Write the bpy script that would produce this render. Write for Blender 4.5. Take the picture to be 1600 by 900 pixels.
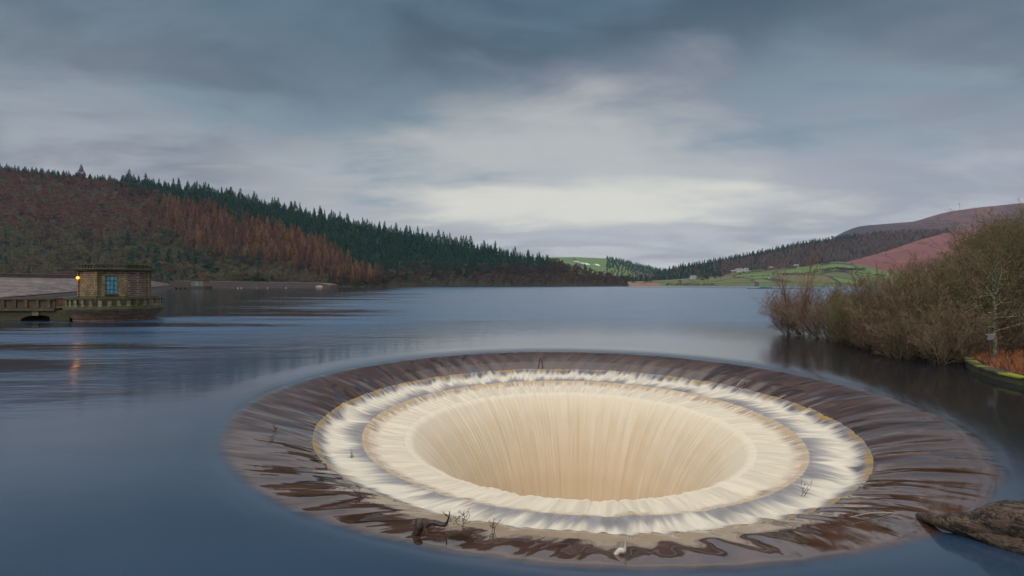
import bpy, bmesh, math, random
import numpy as np
from mathutils import Vector, Matrix, noise as mn
R = math.radians
rnd = random.Random(7)
S = bpy.context.scene
for o in list(bpy.data.objects): bpy.data.objects.remove(o)
C = S.collection

# ------------------------------------------------------------------ camera
F, EYE, V0 = 764.0, 4.27, 444.3            # focal length in photo pixels (1600 wide), eye height, horizon row
cam = bpy.data.cameras.new('camera'); co = bpy.data.objects.new('camera', cam); C.objects.link(co)
co.location = (0, 0, EYE); co.rotation_euler = (R(90), 0, 0)
cam.sensor_width = 36; cam.lens = F/1600*36; cam.shift_y = -(450-V0)/1600
cam.clip_start = .1; cam.clip_end = 20000
S.camera = co
# ------------------------------------------------------------------ exposure
S.view_settings.view_transform = 'Standard'; S.view_settings.look = 'None'
S.view_settings.gamma = 1; S.view_settings.exposure = 0.0; S.view_settings.use_curve_mapping = False
# ------------------------------------------------------------------ node helper
class NT:
    def __init__(s, nt): s.t = nt; nt.nodes.clear()
    def n(s, typ, props=None, **inp):
        nd = s.t.nodes.new(typ)
        for k, v in (props or {}).items(): setattr(nd, k, v)
        for k, v in inp.items():
            key = int(k[1:]) if k[0] == 'i' and k[1:].isdigit() else k.replace('_', ' ')
            s.set(nd.inputs[key], v)
        return nd
    def set(s, sock, v):
        if isinstance(v, bpy.types.NodeSocket): s.t.links.new(v, sock)
        elif isinstance(v, bpy.types.Node): s.t.links.new(v.outputs[0], sock)
        else:
            if sock.type == 'RGBA' and len(v) == 3: v = (*v, 1)
            sock.default_value = v
    def m(s, op, a, b=0.0, c=None, clamp=False):
        nd = s.t.nodes.new('ShaderNodeMath'); nd.operation = op; nd.use_clamp = clamp
        s.set(nd.inputs[0], a); s.set(nd.inputs[1], b)
        if c is not None: s.set(nd.inputs[2], c)
        return nd.outputs[0]
    def vm(s, op, a, b=(0, 0, 0)):
        nd = s.t.nodes.new('ShaderNodeVectorMath'); nd.operation = op
        s.set(nd.inputs[0], a)
        if op == 'SCALE': s.set(nd.inputs['Scale'], b)
        else: s.set(nd.inputs[1], b)
        return nd.outputs['Value'] if op in ('LENGTH', 'DOT_PRODUCT') else nd.outputs[0]
    def mix(s, f, a, b, mode='MIX'):
        nd = s.t.nodes.new('ShaderNodeMix'); nd.data_type = 'RGBA'; nd.blend_type = mode
        s.set(nd.inputs[0], f); s.set(nd.inputs[6], a); s.set(nd.inputs[7], b)
        return nd.outputs[2]
    def ss(s, x, lo, hi, a=0.0, b=1.0):
        nd = s.t.nodes.new('ShaderNodeMapRange'); nd.interpolation_type = 'SMOOTHSTEP'
        s.set(nd.inputs[0], x); s.set(nd.inputs[1], lo); s.set(nd.inputs[2], hi)
        s.set(nd.inputs[3], a); s.set(nd.inputs[4], b)
        return nd.outputs[0]
    def noise(s, vec, scale, detail=4, rough=.5, dist=0):
        return s.n('ShaderNodeTexNoise', Vector=vec, Scale=scale, Detail=detail, Roughness=rough, Distortion=dist).outputs[0]
    def sep(s, v): return s.n('ShaderNodeSeparateXYZ', i0=v).outputs
    def comb(s, x, y, z): return s.n('ShaderNodeCombineXYZ', i0=x, i1=y, i2=z).outputs[0]
    def obj(s): return s.n('ShaderNodeTexCoord').outputs['Object']
    def pos(s): return s.n('ShaderNodeNewGeometry').outputs['Position']
    def rand(s): return s.n('ShaderNodeObjectInfo').outputs['Random']
    def pbsdf(s, col, rough=.8, nrm=None, **kw):
        nd = s.n('ShaderNodeBsdfPrincipled', Base_Color=col, Roughness=rough, **kw)
        if nrm is not None: s.set(nd.inputs['Normal'], nrm)
        return nd
    def bump(s, h, strength=.5, dist=.1, nrm=None):
        nd = s.n('ShaderNodeBump', Strength=strength, Distance=dist, Height=h)
        if nrm is not None: s.set(nd.inputs['Normal'], nrm)
        return nd.outputs[0]
    def out(s, sh, vol=None):
        o = s.n('ShaderNodeOutputMaterial')
        if sh is not None: s.set(o.inputs[0], sh)
        if vol is not None: s.set(o.inputs[1], vol)
def mat(name):
    m = bpy.data.materials.new(name); m.use_nodes = True
    return m, NT(m.node_tree)
# ------------------------------------------------------------------ sky
SUN_EL, SUN_AZ = R(38), R(-150)     # behind the camera on the left, veiled by cloud (azimuth from +Y, clockwise)
w = bpy.data.worlds.new("World"); S.world = w; w.use_nodes = True
t = NT(w.node_tree)
d = t.vm('NORMALIZE', t.n('ShaderNodeTexCoord').outputs['Generated'])
dx, dy, dz = t.sep(d)
sky = t.n('ShaderNodeTexSky', dict(sky_type='NISHITA', sun_disc=False, sun_elevation=SUN_EL, sun_rotation=SUN_AZ))
el = t.m('MAXIMUM', dz, 0.0)
kk = t.m('ADD', el, .16)
p = t.comb(t.m('DIVIDE', dx, kk), t.m('DIVIDE', dy, kk), 0.0)
n1 = t.noise(t.vm('ADD', p, (2.1, .4, 0)), .95, 7, .52, .6)
n2 = t.noise(t.vm('ADD', t.vm('MULTIPLY', p, (.75, 1.25, 1)), (7.3, 1.1, 4)), 2.1, 7, .52, .35)
nn = t.m('ADD', t.m('MULTIPLY', n1, .6), t.m('MULTIPLY', n2, .4))
# elevation gradient of the cloud sheet, pale low down, slate blue above
ez = t.m('ADD', el, t.m('MULTIPLY', t.m('SUBTRACT', nn, .5), .75))
ramp = t.n('ShaderNodeValToRGB', Fac=ez); cr = ramp.color_ramp
stops = [(0.0, (.50, .515, .55)), (.07, (.40, .415, .46)), (.16, (.315, .325, .36)), (.25, (.235, .265, .30)), (.34, (.148, .197, .235)), (.44, (.088, .138, .178)), (.56, (.066, .113, .155))]
while len(cr.elements) < len(stops): cr.elements.new(.5)
for e, (a, c) in zip(cr.elements, stops): e.position = a; e.color = (*c, 1)
base = ramp.outputs[0]
sh = t.ss(t.m('ADD', t.m('MULTIPLY', nn, .5), t.m('MULTIPLY', n2, .5)), .38, .62)
base = t.mix(1.0, base, t.mix(sh, (.62, .66, .70), (1.38, 1.34, 1.30)), 'MULTIPLY')
# thin, bright part of the cloud over the end of the valley
def glow(px, py, wx, wy):
    u = (px-800)/F; v = (V0-py)/F
    az = t.m('SUBTRACT', t.m('DIVIDE', dx, t.m('MAXIMUM', dy, .05)), u)
    e2 = t.m('SUBTRACT', t.m('DIVIDE', dz, t.m('MAXIMUM', dy, .05)), v)
    q = t.m('ADD', t.m('POWER', t.m('DIVIDE', az, wx/F), 2.0), t.m('POWER', t.m('DIVIDE', e2, wy/F), 2.0))
    q = t.m('ADD', q, t.m('MULTIPLY', t.m('SUBTRACT', t.m('MULTIPLY', t.m('ADD', nn, n2), .5), .5), 9.0))
    return t.m('MULTIPLY', t.ss(q, 2.8, -.5), t.m('GREATER_THAN', dy, 0.0))
g1 = glow(850, 258, 320, 80); g2 = glow(910, 318, 280, 28); g3 = glow(1120, 270, 430, 120)
base = t.mix(t.m('MULTIPLY', g3, .6), base, (.33, .335, .385))
base = t.mix(t.m('MULTIPLY', g1, .55), base, (.60, .60, .55))
base = t.mix(t.m('MULTIPLY', g2, .66), base, (.78, .745, .64))
# the cloud is thinner and brighter overhead, above the frame
base = t.mix(t.ss(dz, .50, .92), base, (1.62, 1.58, 1.54))
col = t.mix(.012, base, sky.outputs[0])
bg = t.n('ShaderNodeBackground', Color=col, Strength=1.0)
t.set(t.n('ShaderNodeOutputWorld').inputs[0], bg)
sl = bpy.data.lights.new('sun', 'SUN'); so = bpy.data.objects.new('sun', sl); C.objects.link(so)
sl.energy = .9; sl.angle = R(25); sl.color = (1, .95, .88)
sd = Vector((math.sin(SUN_AZ)*math.cos(SUN_EL), math.cos(SUN_AZ)*math.cos(SUN_EL), math.sin(SUN_EL)))
so.rotation_euler = sd.to_track_quat('Z', 'Y').to_euler()
S.cycles.max_bounces = 6; S.cycles.volume_bounces = 0

# ------------------------------------------------------------------ object helpers
def mesh_np(name, V, Fc, mats, mi=None, smooth=False):
    """V (n,3), Fc list of arrays (k,3)/(k,4)"""
    me = bpy.data.meshes.new(name)
    V = np.asarray(V, np.float32)
    Fs = [np.asarray(f, np.int32) for f in (Fc if isinstance(Fc, list) else [Fc]) if len(f)]
    me.vertices.add(len(V)); me.vertices.foreach_set('co', V.ravel())
    loops = np.concatenate([f.ravel() for f in Fs]); tot = np.concatenate([np.full(len(f), f.shape[1]) for f in Fs])
    st = np.concatenate([[0], np.cumsum(tot)[:-1]])
    me.loops.add(len(loops)); me.loops.foreach_set('vertex_index', loops.astype(np.int32))
    me.polygons.add(len(tot)); me.polygons.foreach_set('loop_start', st.astype(np.int32))
    me.polygons.foreach_set('loop_total', tot.astype(np.int32))
    if mi is not None: me.polygons.foreach_set('material_index', np.asarray(mi, np.int32))
    me.polygons.foreach_set('use_smooth', np.full(len(tot), smooth))
    for m_ in (mats if isinstance(mats, list) else [mats]): me.materials.append(m_)
    me.update(calc_edges=True); me.validate()
    return me
def link(name, data, parent=None, loc=(0, 0, 0), rz=0, sc=None):
    o = bpy.data.objects.new(name, data); C.objects.link(o); o.location = loc; o.rotation_euler = (0, 0, rz)
    if sc is not None: o.scale = sc if hasattr(sc, '__len__') else (sc,)*3
    if parent is not None: o.parent = parent
    return o
def tag(o, label=None, cat=None, group=None, kind=None):
    if label: o['label'] = label
    if cat: o['category'] = cat
    if group: o['group'] = group
    if kind: o['kind'] = kind
    return o
class MB:
    def __init__(s): s.v = []; s.q = []; s.t = []; s.ng = []
    def add(s, vs, fs):
        b = len(s.v); s.v += [tuple(v) for v in vs]; s.ng += [[b+i for i in f] for f in fs]
    def box(s, c, d, rz=0, M=None):
        x, y, z = [k/2 for k in d]
        vs = [Vector((a*x, b*y, e*z)) for a in (-1, 1) for b in (-1, 1) for e in (-1, 1)]
        Q = M or Matrix.Rotation(rz, 3, 'Z')
        s.add([Q @ v + Vector(c) for v in vs], [(0, 1, 3, 2), (4, 6, 7, 5), (0, 4, 5, 1), (2, 3, 7, 6), (0, 2, 6, 4), (1, 5, 7, 3)])
    def ring(s, c, prof, n, ph=0, a0=0, a1=2*math.pi):
        """surface of revolution: prof (r,z) list, closed loop around"""
        full = abs(a1-a0-2*math.pi) < 1e-6; k = n if full else n+1
        vs = [(c[0]+r*math.cos(ph+a0+(a1-a0)*i/n), c[1]+r*math.sin(ph+a0+(a1-a0)*i/n), c[2]+z) for (r, z) in prof for i in range(k)]
        fs = []
        for j in range(len(prof)-1):
            for i in range(n if full else k-1):
                i2 = (i+1) % k
                fs.append((j*k+i, j*k+i2, (j+1)*k+i2, (j+1)*k+i))
        s.add(vs, fs)
    def tube(s, pts, rad, n=6):
        pts = [Vector(p) for p in pts]; vs = []; fs = []
        for i, p in enumerate(pts):
            tg = (pts[min(i+1, len(pts)-1)]-pts[max(i-1, 0)]).normalized()
            a = tg.cross(Vector((0, 0, 1)) if abs(tg.z) < .9 else Vector((1, 0, 0))).normalized(); b = tg.cross(a)
            r = rad[i] if hasattr(rad, '__len__') else rad
            vs += [p+(a*math.cos(2*math.pi*k/n)+b*math.sin(2*math.pi*k/n))*r for k in range(n)]
        for i in range(len(pts)-1):
            for k in range(n):
                k2 = (k+1) % n; fs.append((i*n+k, i*n+k2, (i+1)*n+k2, (i+1)*n+k))
        fs.append(tuple(range(n))[::-1]); fs.append(tuple(range((len(pts)-1)*n, len(pts)*n)))
        s.add(vs, fs)
    def build(s, name, m, parent=None, smooth=False, loc=(0, 0, 0), bevel=0):
        me = bpy.data.meshes.new(name); me.from_pydata(s.v, [], s.ng); me.materials.append(m)
        bm = bmesh.new(); bm.from_mesh(me); bmesh.ops.recalc_face_normals(bm, faces=bm.faces)
        if bevel: bmesh.ops.bevel(bm, geom=bm.edges[:], offset=bevel, segments=1, affect='EDGES')
        bm.to_mesh(me); bm.free()
        for p_ in me.polygons: p_.use_smooth = smooth
        return link(name, me, parent, loc)
def hashn(x, y, s=1.0): return mn.noise(Vector((x*s, y*s, 3.7)))
def pt(px, Y, py=None, z=None):
    return Vector(((px-800)/F*Y, Y, EYE+(V0-py)/F*Y if py is not None else z))

# ================================================================== WATER
CX, CY = 2.45, 19.6
PR = [(14.5, 0), (14.0, -.003), (13.4, -.012), (12.9, -.03), (12.5, -.055), (12.15, -.09), (11.9, -.135), (11.5, -.225), (11, -.35), (10.5, -.485), (10, -.66), (9.8, -.735),
      (9.68, -.785), (9.52, -.86), (9.36, -.985), (9.15, -1.06), (8.8, -1.10), (8.45, -1.145), (8.2, -1.17),
      (8.02, -1.20), (7.85, -1.29), (7.6, -1.385), (7.2, -1.43), (6.9, -1.46), (6.6, -1.50), (6.32, -1.585), (6.15, -1.75), (5.95, -1.94), (5.5, -2.38), (5.05, -2.95), (4.55, -3.75), (4.05, -4.8), (3.65, -6.2), (3.4, -8), (3.25, -12)]
_r = np.array([a for a, b in PR])[::-1]; _z = np.array([b for a, b in PR])[::-1]
def zr(r):
    """smooth profile by averaging the piecewise-linear one"""
    s = 0
    for k in (-.09, -.045, 0, .045, .09): s = s + np.interp(np.maximum(r+k, 3.25), _r, _z)/5
    return s
def streak(th, r, K, seed, rs=.35, amp=1):
    """angular noise stretched along the flow; vectorised sum of sines with random phases"""
    g = np.random.default_rng(seed); out = 0
    for i in range(26):
        k = g.integers(int(K*.5), int(K*2.2)); ph = g.uniform(0, 6.28); m_ = g.normal()*rs
        out = out+np.sin(k*th+ph+m_*r*3+.5*np.sin(3*th+i)*r*.3)/26**.5
    return out*amp
def wobble(r, th):
    z = zr(r)
    a = np.interp(r, [3.3, 5.5, 6.6, 7.2, 7.8, 8.0, 8.3, 8.8, 9.3, 9.62, 9.8, 10.6, 11.4, 12.0, 12.3], [.035, .020, .016, .022, .022, .006, .012, .03, .045, .016, .012, .009, .006, .001, 0])
    z = z+a*np.where(r > 9.7, .12, .7)*streak(th, r, 90, 1, .5)+a*streak(th, r, 38, 2, .4)+a*.8*streak(th, r, 16, 8, .3)
    return z
def polar_mesh(name, rs, nth, m, fn, th0=0, th1=2*math.pi):
    th = np.linspace(th0, th1, nth, endpoint=False)
    RR, TT = np.meshgrid(rs, th, indexing='ij')
    Z = fn(RR, TT)
    V = np.stack([RR*np.cos(TT), RR*np.sin(TT), Z], -1).reshape(-1, 3)
    i = np.arange(len(rs)-1)[:, None]*nth; j = np.arange(nth)[None]; j2 = (j+1) % nth
    Q = np.stack([i+j, i+nth+j, i+nth+j2, i+j2], -1).reshape(-1, 4)
    return mesh_np(name, V, Q, m, smooth=True)
NT_H = 1800
# --- shared polar coordinate nodes
def polar(t):
    x, y, z = t.sep(t.obj()); v = t.comb(x, y, 0.0); r = t.vm('LENGTH', v)
    return r, t.vm('NORMALIZE', v)
def pvec(t, r, dr, K, kr, off=0.0):
    """direction scaled by K with the radius as third axis: streaks run along the flow"""
    dx, dy, _ = t.sep(dr)
    return t.comb(t.m('MULTIPLY', dx, K), t.m('MULTIPLY', dy, K), t.m('ADD', t.m('MULTIPLY', r, kr), off))
def twist(t, r, dr, k):
    a = t.m('MULTIPLY', t.m('SUBTRACT', r, 11.0), k)
    nd = t.n('ShaderNodeVectorRotate', dict(rotation_type='Z_AXIS'), Vector=dr, Angle=a)
    return nd.outputs[0]
# --- lake and smooth overflow: one material so that the seam cannot show
m_water, t = mat('peaty_water')
r, dr = polar(t)
P = t.obj(); x, y, z = t.sep(P)
ed = t.noise(pvec(t, r, dr, 9.0, .2, 3), 1.0, 3, .5)
r_e = t.m('ADD', r, t.m('MULTIPLY', t.m('SUBTRACT', ed, .5), .25))
br = t.ss(r_e, 12.28, 11.92)                                  # 1 over the curved lip
wv = t.noise(pvec(t, r, dr, 5.0, .5), 1.0, 3, .5, .3)
dr2 = twist(t, r, dr, .035)
s1 = t.noise(pvec(t, r, dr2, 11, .30), 1.0, 3, .45, 1.2)
s2 = t.noise(pvec(t, r, dr2, 55, .9, 5), 1.0, 2, .5, .6)
s3 = t.noise(pvec(t, r, dr2, 13, .55, 9), 1.0, 3, .5, 1.0)
sheet = t.mix(t.ss(s1, .30, .72), (.055, .026, .017), (.088, .046, .033))
fleck = t.m('MULTIPLY', t.ss(s3, .56, .64), t.ss(r, 11.6, 10.0))
sheet = t.mix(t.m('MULTIPLY', fleck, .75), sheet, (.030, .038, .060))
sheet = t.mix(t.m('MULTIPLY', t.ss(s3, .44, .36), .8), sheet, (.028, .013, .005))
# calm and wind-rippled patches of the lake, long across the wind
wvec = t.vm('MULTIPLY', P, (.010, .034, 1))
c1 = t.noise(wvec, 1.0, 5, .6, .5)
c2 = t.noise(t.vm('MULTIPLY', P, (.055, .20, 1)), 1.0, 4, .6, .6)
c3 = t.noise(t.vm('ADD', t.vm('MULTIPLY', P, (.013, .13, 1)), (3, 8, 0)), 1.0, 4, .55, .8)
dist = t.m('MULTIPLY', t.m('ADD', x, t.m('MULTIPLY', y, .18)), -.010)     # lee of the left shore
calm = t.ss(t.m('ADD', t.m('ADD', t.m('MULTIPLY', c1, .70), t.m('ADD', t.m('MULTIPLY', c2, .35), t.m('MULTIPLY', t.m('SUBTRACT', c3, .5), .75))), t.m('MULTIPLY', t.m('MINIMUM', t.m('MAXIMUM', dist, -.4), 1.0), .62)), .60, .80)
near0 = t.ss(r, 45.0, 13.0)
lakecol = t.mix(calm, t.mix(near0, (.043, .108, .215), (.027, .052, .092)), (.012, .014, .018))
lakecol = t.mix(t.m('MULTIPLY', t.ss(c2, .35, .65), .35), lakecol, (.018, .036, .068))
lakecol = t.mix(t.m('MULTIPLY', t.ss(t.m('SUBTRACT', x, t.m('MULTIPLY', y, .12)), 7.0, 14.0), t.ss(y, 42.0, 18.0)), lakecol, (.012, .014, .018))   # thicket's dark reflection by the right bank, painted into the water colour
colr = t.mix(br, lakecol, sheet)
near = t.ss(r, 45.0, 15.0)
rip = t.noise(t.vm('MULTIPLY', P, (.8, 2.2, 1)), 1.0, 4, .6)
rip2 = t.noise(t.vm('MULTIPLY', P, (.25, .6, 1)), 1.0, 4, .65)
amp = t.m('MULTIPLY', t.m('SUBTRACT', 1.0, calm), t.m('SUBTRACT', 1.0, near))
h = t.m('ADD', t.m('MULTIPLY', t.m('ADD', rip, t.m('MULTIPLY', rip2, 2.0)), t.m('ADD', t.m('MULTIPLY', amp, .34), .006)), 0.0)
h1 = t.noise(pvec(t, r, dr2, 15, .26, 31), 1.0, 1, .4, .35); h2 = t.noise(pvec(t, r, dr2, 36, .40, 37), 1.0, 1, .4, .4)
hs = t.m('MULTIPLY', t.m('ADD', h1, t.m('MULTIPLY', h2, .38)), br)
h = t.m('MULTIPLY', t.m('SUBTRACT', 1.0, br), h)
nb = t.bump(h, .8, .35)
nb = t.bump(hs, .24, .10, nb)
rough = t.m('ADD', .10, t.m('MULTIPLY', amp, .16))
rough = t.m('SUBTRACT', rough, t.m('MULTIPLY', br, .06))
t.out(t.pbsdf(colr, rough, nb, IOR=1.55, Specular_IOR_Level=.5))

def tiers(name, fr_seed, r_out, r_f0, r_f1, r_l0, ledge_col, foam_col, dark_col, ragged):
    """foam between r_f0 (outer ragged edge) and r_f1 (fading to streaked water), a thin weedy ledge at r_out"""
    m, t = mat(name)
    r, dr = polar(t); dd = twist(t, r, dr, .03)
    a = t.noise(pvec(t, r, dd, 11, .20, fr_seed), 1.0, 3, .5, .3)
    b = t.noise(pvec(t, r, dd, 42, .35, fr_seed+3), 1.0, 3, .5, .3)
    c = t.noise(pvec(t, r, dd, 6, .2, fr_seed+7), 1.0, 2, .5)
    edge = t.m('ADD', r_f0, t.m('MULTIPLY', t.m('ADD', t.m('SUBTRACT', a, .5), t.m('MULTIPLY', t.m('SUBTRACT', b, .5), .9)), ragged))
    fo = t.m('MULTIPLY', t.m('SUBTRACT', r, edge), -1.0)
    foam = t.ss(fo, -.05, .34)
    if r_f1:
        e1 = t.m('ADD', r_f1, t.m('MULTIPLY', t.m('ADD', t.m('SUBTRACT', a, .5), t.m('ADD', t.m('SUBTRACT', b, .5), t.m('SUBTRACT', c, .5))), 1.5))
        foam = t.m('MULTIPLY', foam, t.ss(t.m('SUBTRACT', r, e1), -.45, .45, .14, 1.0))
    led = t.m('MULTIPLY', t.ss(t.m('ADD', r, t.m('MULTIPLY', t.m('SUBTRACT', c, .5), .25)), r_l0-.06, r_l0+.05), t.m('MULTIPLY', t.ss(b, .30, .60, .35, 1.0), t.ss(c, .36, .58, .15, 1.0)))
    cf = t.mix(t.ss(b, .3, .7), foam_col, tuple(k*.80 for k in foam_col))
    cd = t.mix(t.ss(b, .35, .65), dark_col, tuple(k*2.1 for k in dark_col))
    cd = t.mix(led, cd, ledge_col)
    col = t.mix(foam, cd, cf)
    ro = t.m('ADD', .22, t.m('MULTIPLY', foam, .5))
    nb = t.bump(t.m('ADD', a, t.m('MULTIPLY', b, .6)), .55, .10)
    pb = t.pbsdf(col, ro, nb, IOR=1.33, Subsurface_Weight=t.m('MULTIPLY', foam, .25), Subsurface_Scale=.12)
    t.set(pb.inputs['Subsurface Radius'], (1.0, .8, .55))
    t.out(pb); return m
m_t1 = tiers('outer_cascade_foam', 1.0, 9.68, 9.50, 8.52, 9.50, (.34, .215, .06), (.72, .65, .53), (.115, .11, .125), .75)
m_t2 = tiers('inner_cascade_foam', 21.0, 8.1, 7.85, None, 7.9, (.50, .37, .22), (.74, .65, .50), (.34, .27, .20), .5)
m_th, t = mat('falling_water')
r, dr = polar(t); x, y, z = t.sep(t.obj())
a = t.noise(pvec(t, r, dr, 14, .22, 40), 1.0, 4, .6, .2)
b = t.noise(pvec(t, r, dr, 30, .4, 50), 1.0, 3, .5, .4)
c = t.mix(t.ss(a, .3, .7), (.72, .61, .46), (.64, .51, .35))
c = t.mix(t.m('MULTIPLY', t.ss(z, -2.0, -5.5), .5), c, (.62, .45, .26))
cl = t.noise(pvec(t, r, dr, 5.0, .55, 60), 1.0, 4, .55, .8)
c = t.mix(t.m('MULTIPLY', t.ss(cl, .42, .62), .4), c, (.60, .46, .30))
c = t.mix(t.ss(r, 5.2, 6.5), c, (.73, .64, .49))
c = t.mix(t.m('MULTIPLY', t.ss(b, .55, .75), .5), c, (.74, .66, .52))
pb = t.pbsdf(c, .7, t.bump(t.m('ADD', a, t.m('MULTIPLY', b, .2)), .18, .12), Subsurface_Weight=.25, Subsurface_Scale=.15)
t.set(pb.inputs['Subsurface Radius'], (1.0, .8, .55)); t.out(pb)

rs = np.concatenate([np.arange(12.4, 14.5, .08), np.geomspace(14.6, 4300, 60)])
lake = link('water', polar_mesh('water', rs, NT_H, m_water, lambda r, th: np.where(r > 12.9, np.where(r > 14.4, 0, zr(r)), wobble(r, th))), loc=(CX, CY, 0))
tag(lake, 'calm slate blue reservoir water reaching to the far shore', kind='structure')
spill = link('bellmouth_spillway', None, loc=(CX, CY, 0))
tag(spill, 'huge round bellmouth spillway swallowing brown water over stepped foaming rings', 'spillway')
def band(name, r0, r1, dr_, m, lab=None):
    o = link(name, polar_mesh(name, np.linspace(r0, r1, int(abs(r1-r0)/dr_)+2), NT_H, m, wobble), spill)
    if lab: o['label'] = lab
    return o
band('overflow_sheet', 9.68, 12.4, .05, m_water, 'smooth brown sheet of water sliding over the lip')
band('outer_cascade', 8.1, 9.68, .03, m_t1, 'outer ring of white foam with a ragged edge over a yellow ledge')
band('inner_cascade', 6.6, 8.1, .03, m_t2, 'inner ring of cream foam below a tan ledge')
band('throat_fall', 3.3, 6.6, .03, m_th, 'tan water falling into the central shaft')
# lake bed below everything
m_bed, t = mat('lake_bed'); t.out(t.pbsdf((.03, .025, .02), .9))
def disc(name, r0, r1, z, m, n=96):
    a = np.linspace(0, 2*math.pi, n, endpoint=False)
    V = np.concatenate([np.stack([r*np.cos(a), r*np.sin(a), np.full(n, z)], -1) for r in (r0, r1)])
    i = np.arange(n); return mesh_np(name, V, np.stack([i, n+i, n+(i+1) % n, (i+1) % n], -1), m)
tag(link('lake_bed', disc('lake_bed', 16, 4300, -14, m_bed), loc=(CX, CY, 0)), 'dark lake bed under the water', kind='structure')

def hit(px, py):
    """where the line of sight through a photo pixel meets the water"""
    u = (px-800)/F; v = (V0-py)/F; Y = 3.0
    while Y < 60:
        X = u*Y; Z = EYE+v*Y; rr = math.hypot(X-CX, Y-CY)
        zz = float(zr(np.array([rr]))[0]) if rr < 14.5 else 0
        if Z <= zz: return Vector((X, Y, zz))
        Y += .01
    return Vector((u*60, 60, 0))

# ================================================================== TERRAIN
def ground_mat(name, c1, c2, c3, s=.01, patch=None, wall=None):
    m, t = mat(name); P = t.pos()
    n1 = t.noise(P, s, 6, .6, .4); n2 = t.noise(P, s*8, 5, .6)
    n3 = t.noise(t.vm('MULTIPLY', P, (1, .5, 1)), s*3.5, 5, .65, .8)
    c = t.mix(t.ss(n1, .42, .58), c1, c2); c = t.mix(t.m('MULTIPLY', t.ss(n2, .45, .58), .7), c, c3); c = t.mix(t.m('MULTIPLY', t.ss(n3, .53, .60), .5), c, tuple(k*.45 for k in c1))
    if patch: c = patch(t, P, c)
    t.out(t.pbsdf(c, .95, t.bump(n2, .4, 1.0))); return m
def strip(name, cols, m, label, nx=150, ny=40, prof=1.0, back=500, rough=4, z0=0.0, ny2=10):
    """a hill: cols = (photo column, row of its ridge, near distance, ridge distance)"""
    cols = np.array(cols, float); px = np.linspace(cols[0, 0], cols[-1, 0], nx)
    row = np.interp(px, cols[:, 0], cols[:, 1]); dn = np.interp(px, cols[:, 0], cols[:, 2]); df = np.interp(px, cols[:, 0], cols[:, 3])
    ts = np.concatenate([np.linspace(0, 1, ny), 1+np.linspace(0, 1, ny2)[1:]])
    V = np.zeros((nx, len(ts), 3)); u = (px-800)/F; zrg = EYE+(V0-row)/F*df
    for j, tt in enumerate(ts):
        if tt <= 1:
            Y = dn+(df-dn)*tt; z = z0+(zrg-z0)*((1-prof)*tt*tt*(3-2*tt)+prof*tt)
        else:
            Y = df+back*(tt-1); z = zrg-(zrg+5)*(tt-1)**1.4*1.0
        V[:, j, 0] = u*Y; V[:, j, 1] = Y; V[:, j, 2] = z
    for i in range(nx):
        for j in range(ny):
            tt = ts[j]; w_ = math.sin(math.pi*min(1, tt))*rough
            V[i, j, 2] += w_*hashn(V[i, j, 0], V[i, j, 1], .008)+w_*.4*hashn(V[i, j, 0], V[i, j, 1], .03)
    V[:, 0, 2] = -2
    nt = len(ts); i = np.arange(nx-1)[:, None]*nt; j = np.arange(nt-1)[None]
    Q = np.stack([i+j, i+nt+j, i+nt+j+1, i+j+1], -1).reshape(-1, 4)
    o = link(name, mesh_np(name, V.reshape(-1, 3), Q, m, smooth=True)); tag(o, label, kind='structure')
    def surf(pxq, tt):
        """point of the slope at a photo column and a fraction of the way up"""
        fi = np.clip((pxq-px[0])/(px[-1]-px[0])*(nx-1), 0, nx-1.001); fj = np.clip(tt, 0, .9999)*(ny-1)
        i0 = int(fi); j0 = int(fj); a = fi-i0; b = fj-j0
        return (V[i0, j0]*(1-a)*(1-b)+V[i0+1, j0]*a*(1-b)+V[i0, j0+1]*(1-a)*b+V[i0+1, j0+1]*a*b)
    return surf
m_floor = ground_mat('woodland_floor', (.028, .024, .016), (.045, .030, .018), (.022, .038, .014), .02)
left_cols = [(-700, 215, 440, 900), (-300, 235, 470, 930), (0, 264, 520, 950), (127, 277, 540, 950), (200, 286, 560, 960), (350, 308, 615, 970), (450, 331, 640, 980), (560, 356, 700, 990),
             (640, 371, 760, 1000), (720, 386, 800, 1020), (800, 402, 860, 1050), (850, 413, 890, 1060), (900, 427, 920, 1060), (950, 437, 960, 1060), (982, 443, 1000, 1040)]
surfL = strip('hillside', left_cols, m_floor, 'steep wooded hillside on the left of the reservoir', 260, 50, .75, 400, 5)
def field_patch(t, P, c):
    v = t.n('ShaderNodeTexVoronoi', dict(feature='F1'), Vector=t.vm('MULTIPLY', P, (.009, .006, 0)), Scale=1.0)
    rr = t.sep(v.outputs['Color'])[0]
    c = t.mix(t.ss(rr, .25, .35), c, (.10, .17, .035)); c = t.mix(t.ss(rr, .72, .78), c, (.12, .11, .04))
    e = t.n('ShaderNodeTexVoronoi', dict(feature='DISTANCE_TO_EDGE'), Vector=t.vm('MULTIPLY', P, (.009, .006, 0)), Scale=1.0)
    return t.mix(t.ss(e.outputs[0], .035, .02), c, (.03, .028, .022))
m_field = ground_mat('pasture', (.085, .14, .035), (.12, .12, .045), (.09, .075, .04), .012, field_patch)
surfF = strip('fields', [(940, 441, 1150, 1450), (985, 440, 1120, 1500), (1050, 437, 1080, 1500), (1130, 431, 1020, 1480), (1155, 424, 1000, 1480), (1200, 420, 980, 1450), (1260, 415, 960, 1400),
      (1310, 408, 950, 1380), (1345, 413, 950, 1350), (1385, 423, 900, 1350), (1500, 430, 800, 1300), (1900, 432, 800, 1300), (2700, 432, 800, 1300)], m_field, 'green pasture sloping down to the far shore', 160, 40, .9, 200, 1.5)
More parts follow.
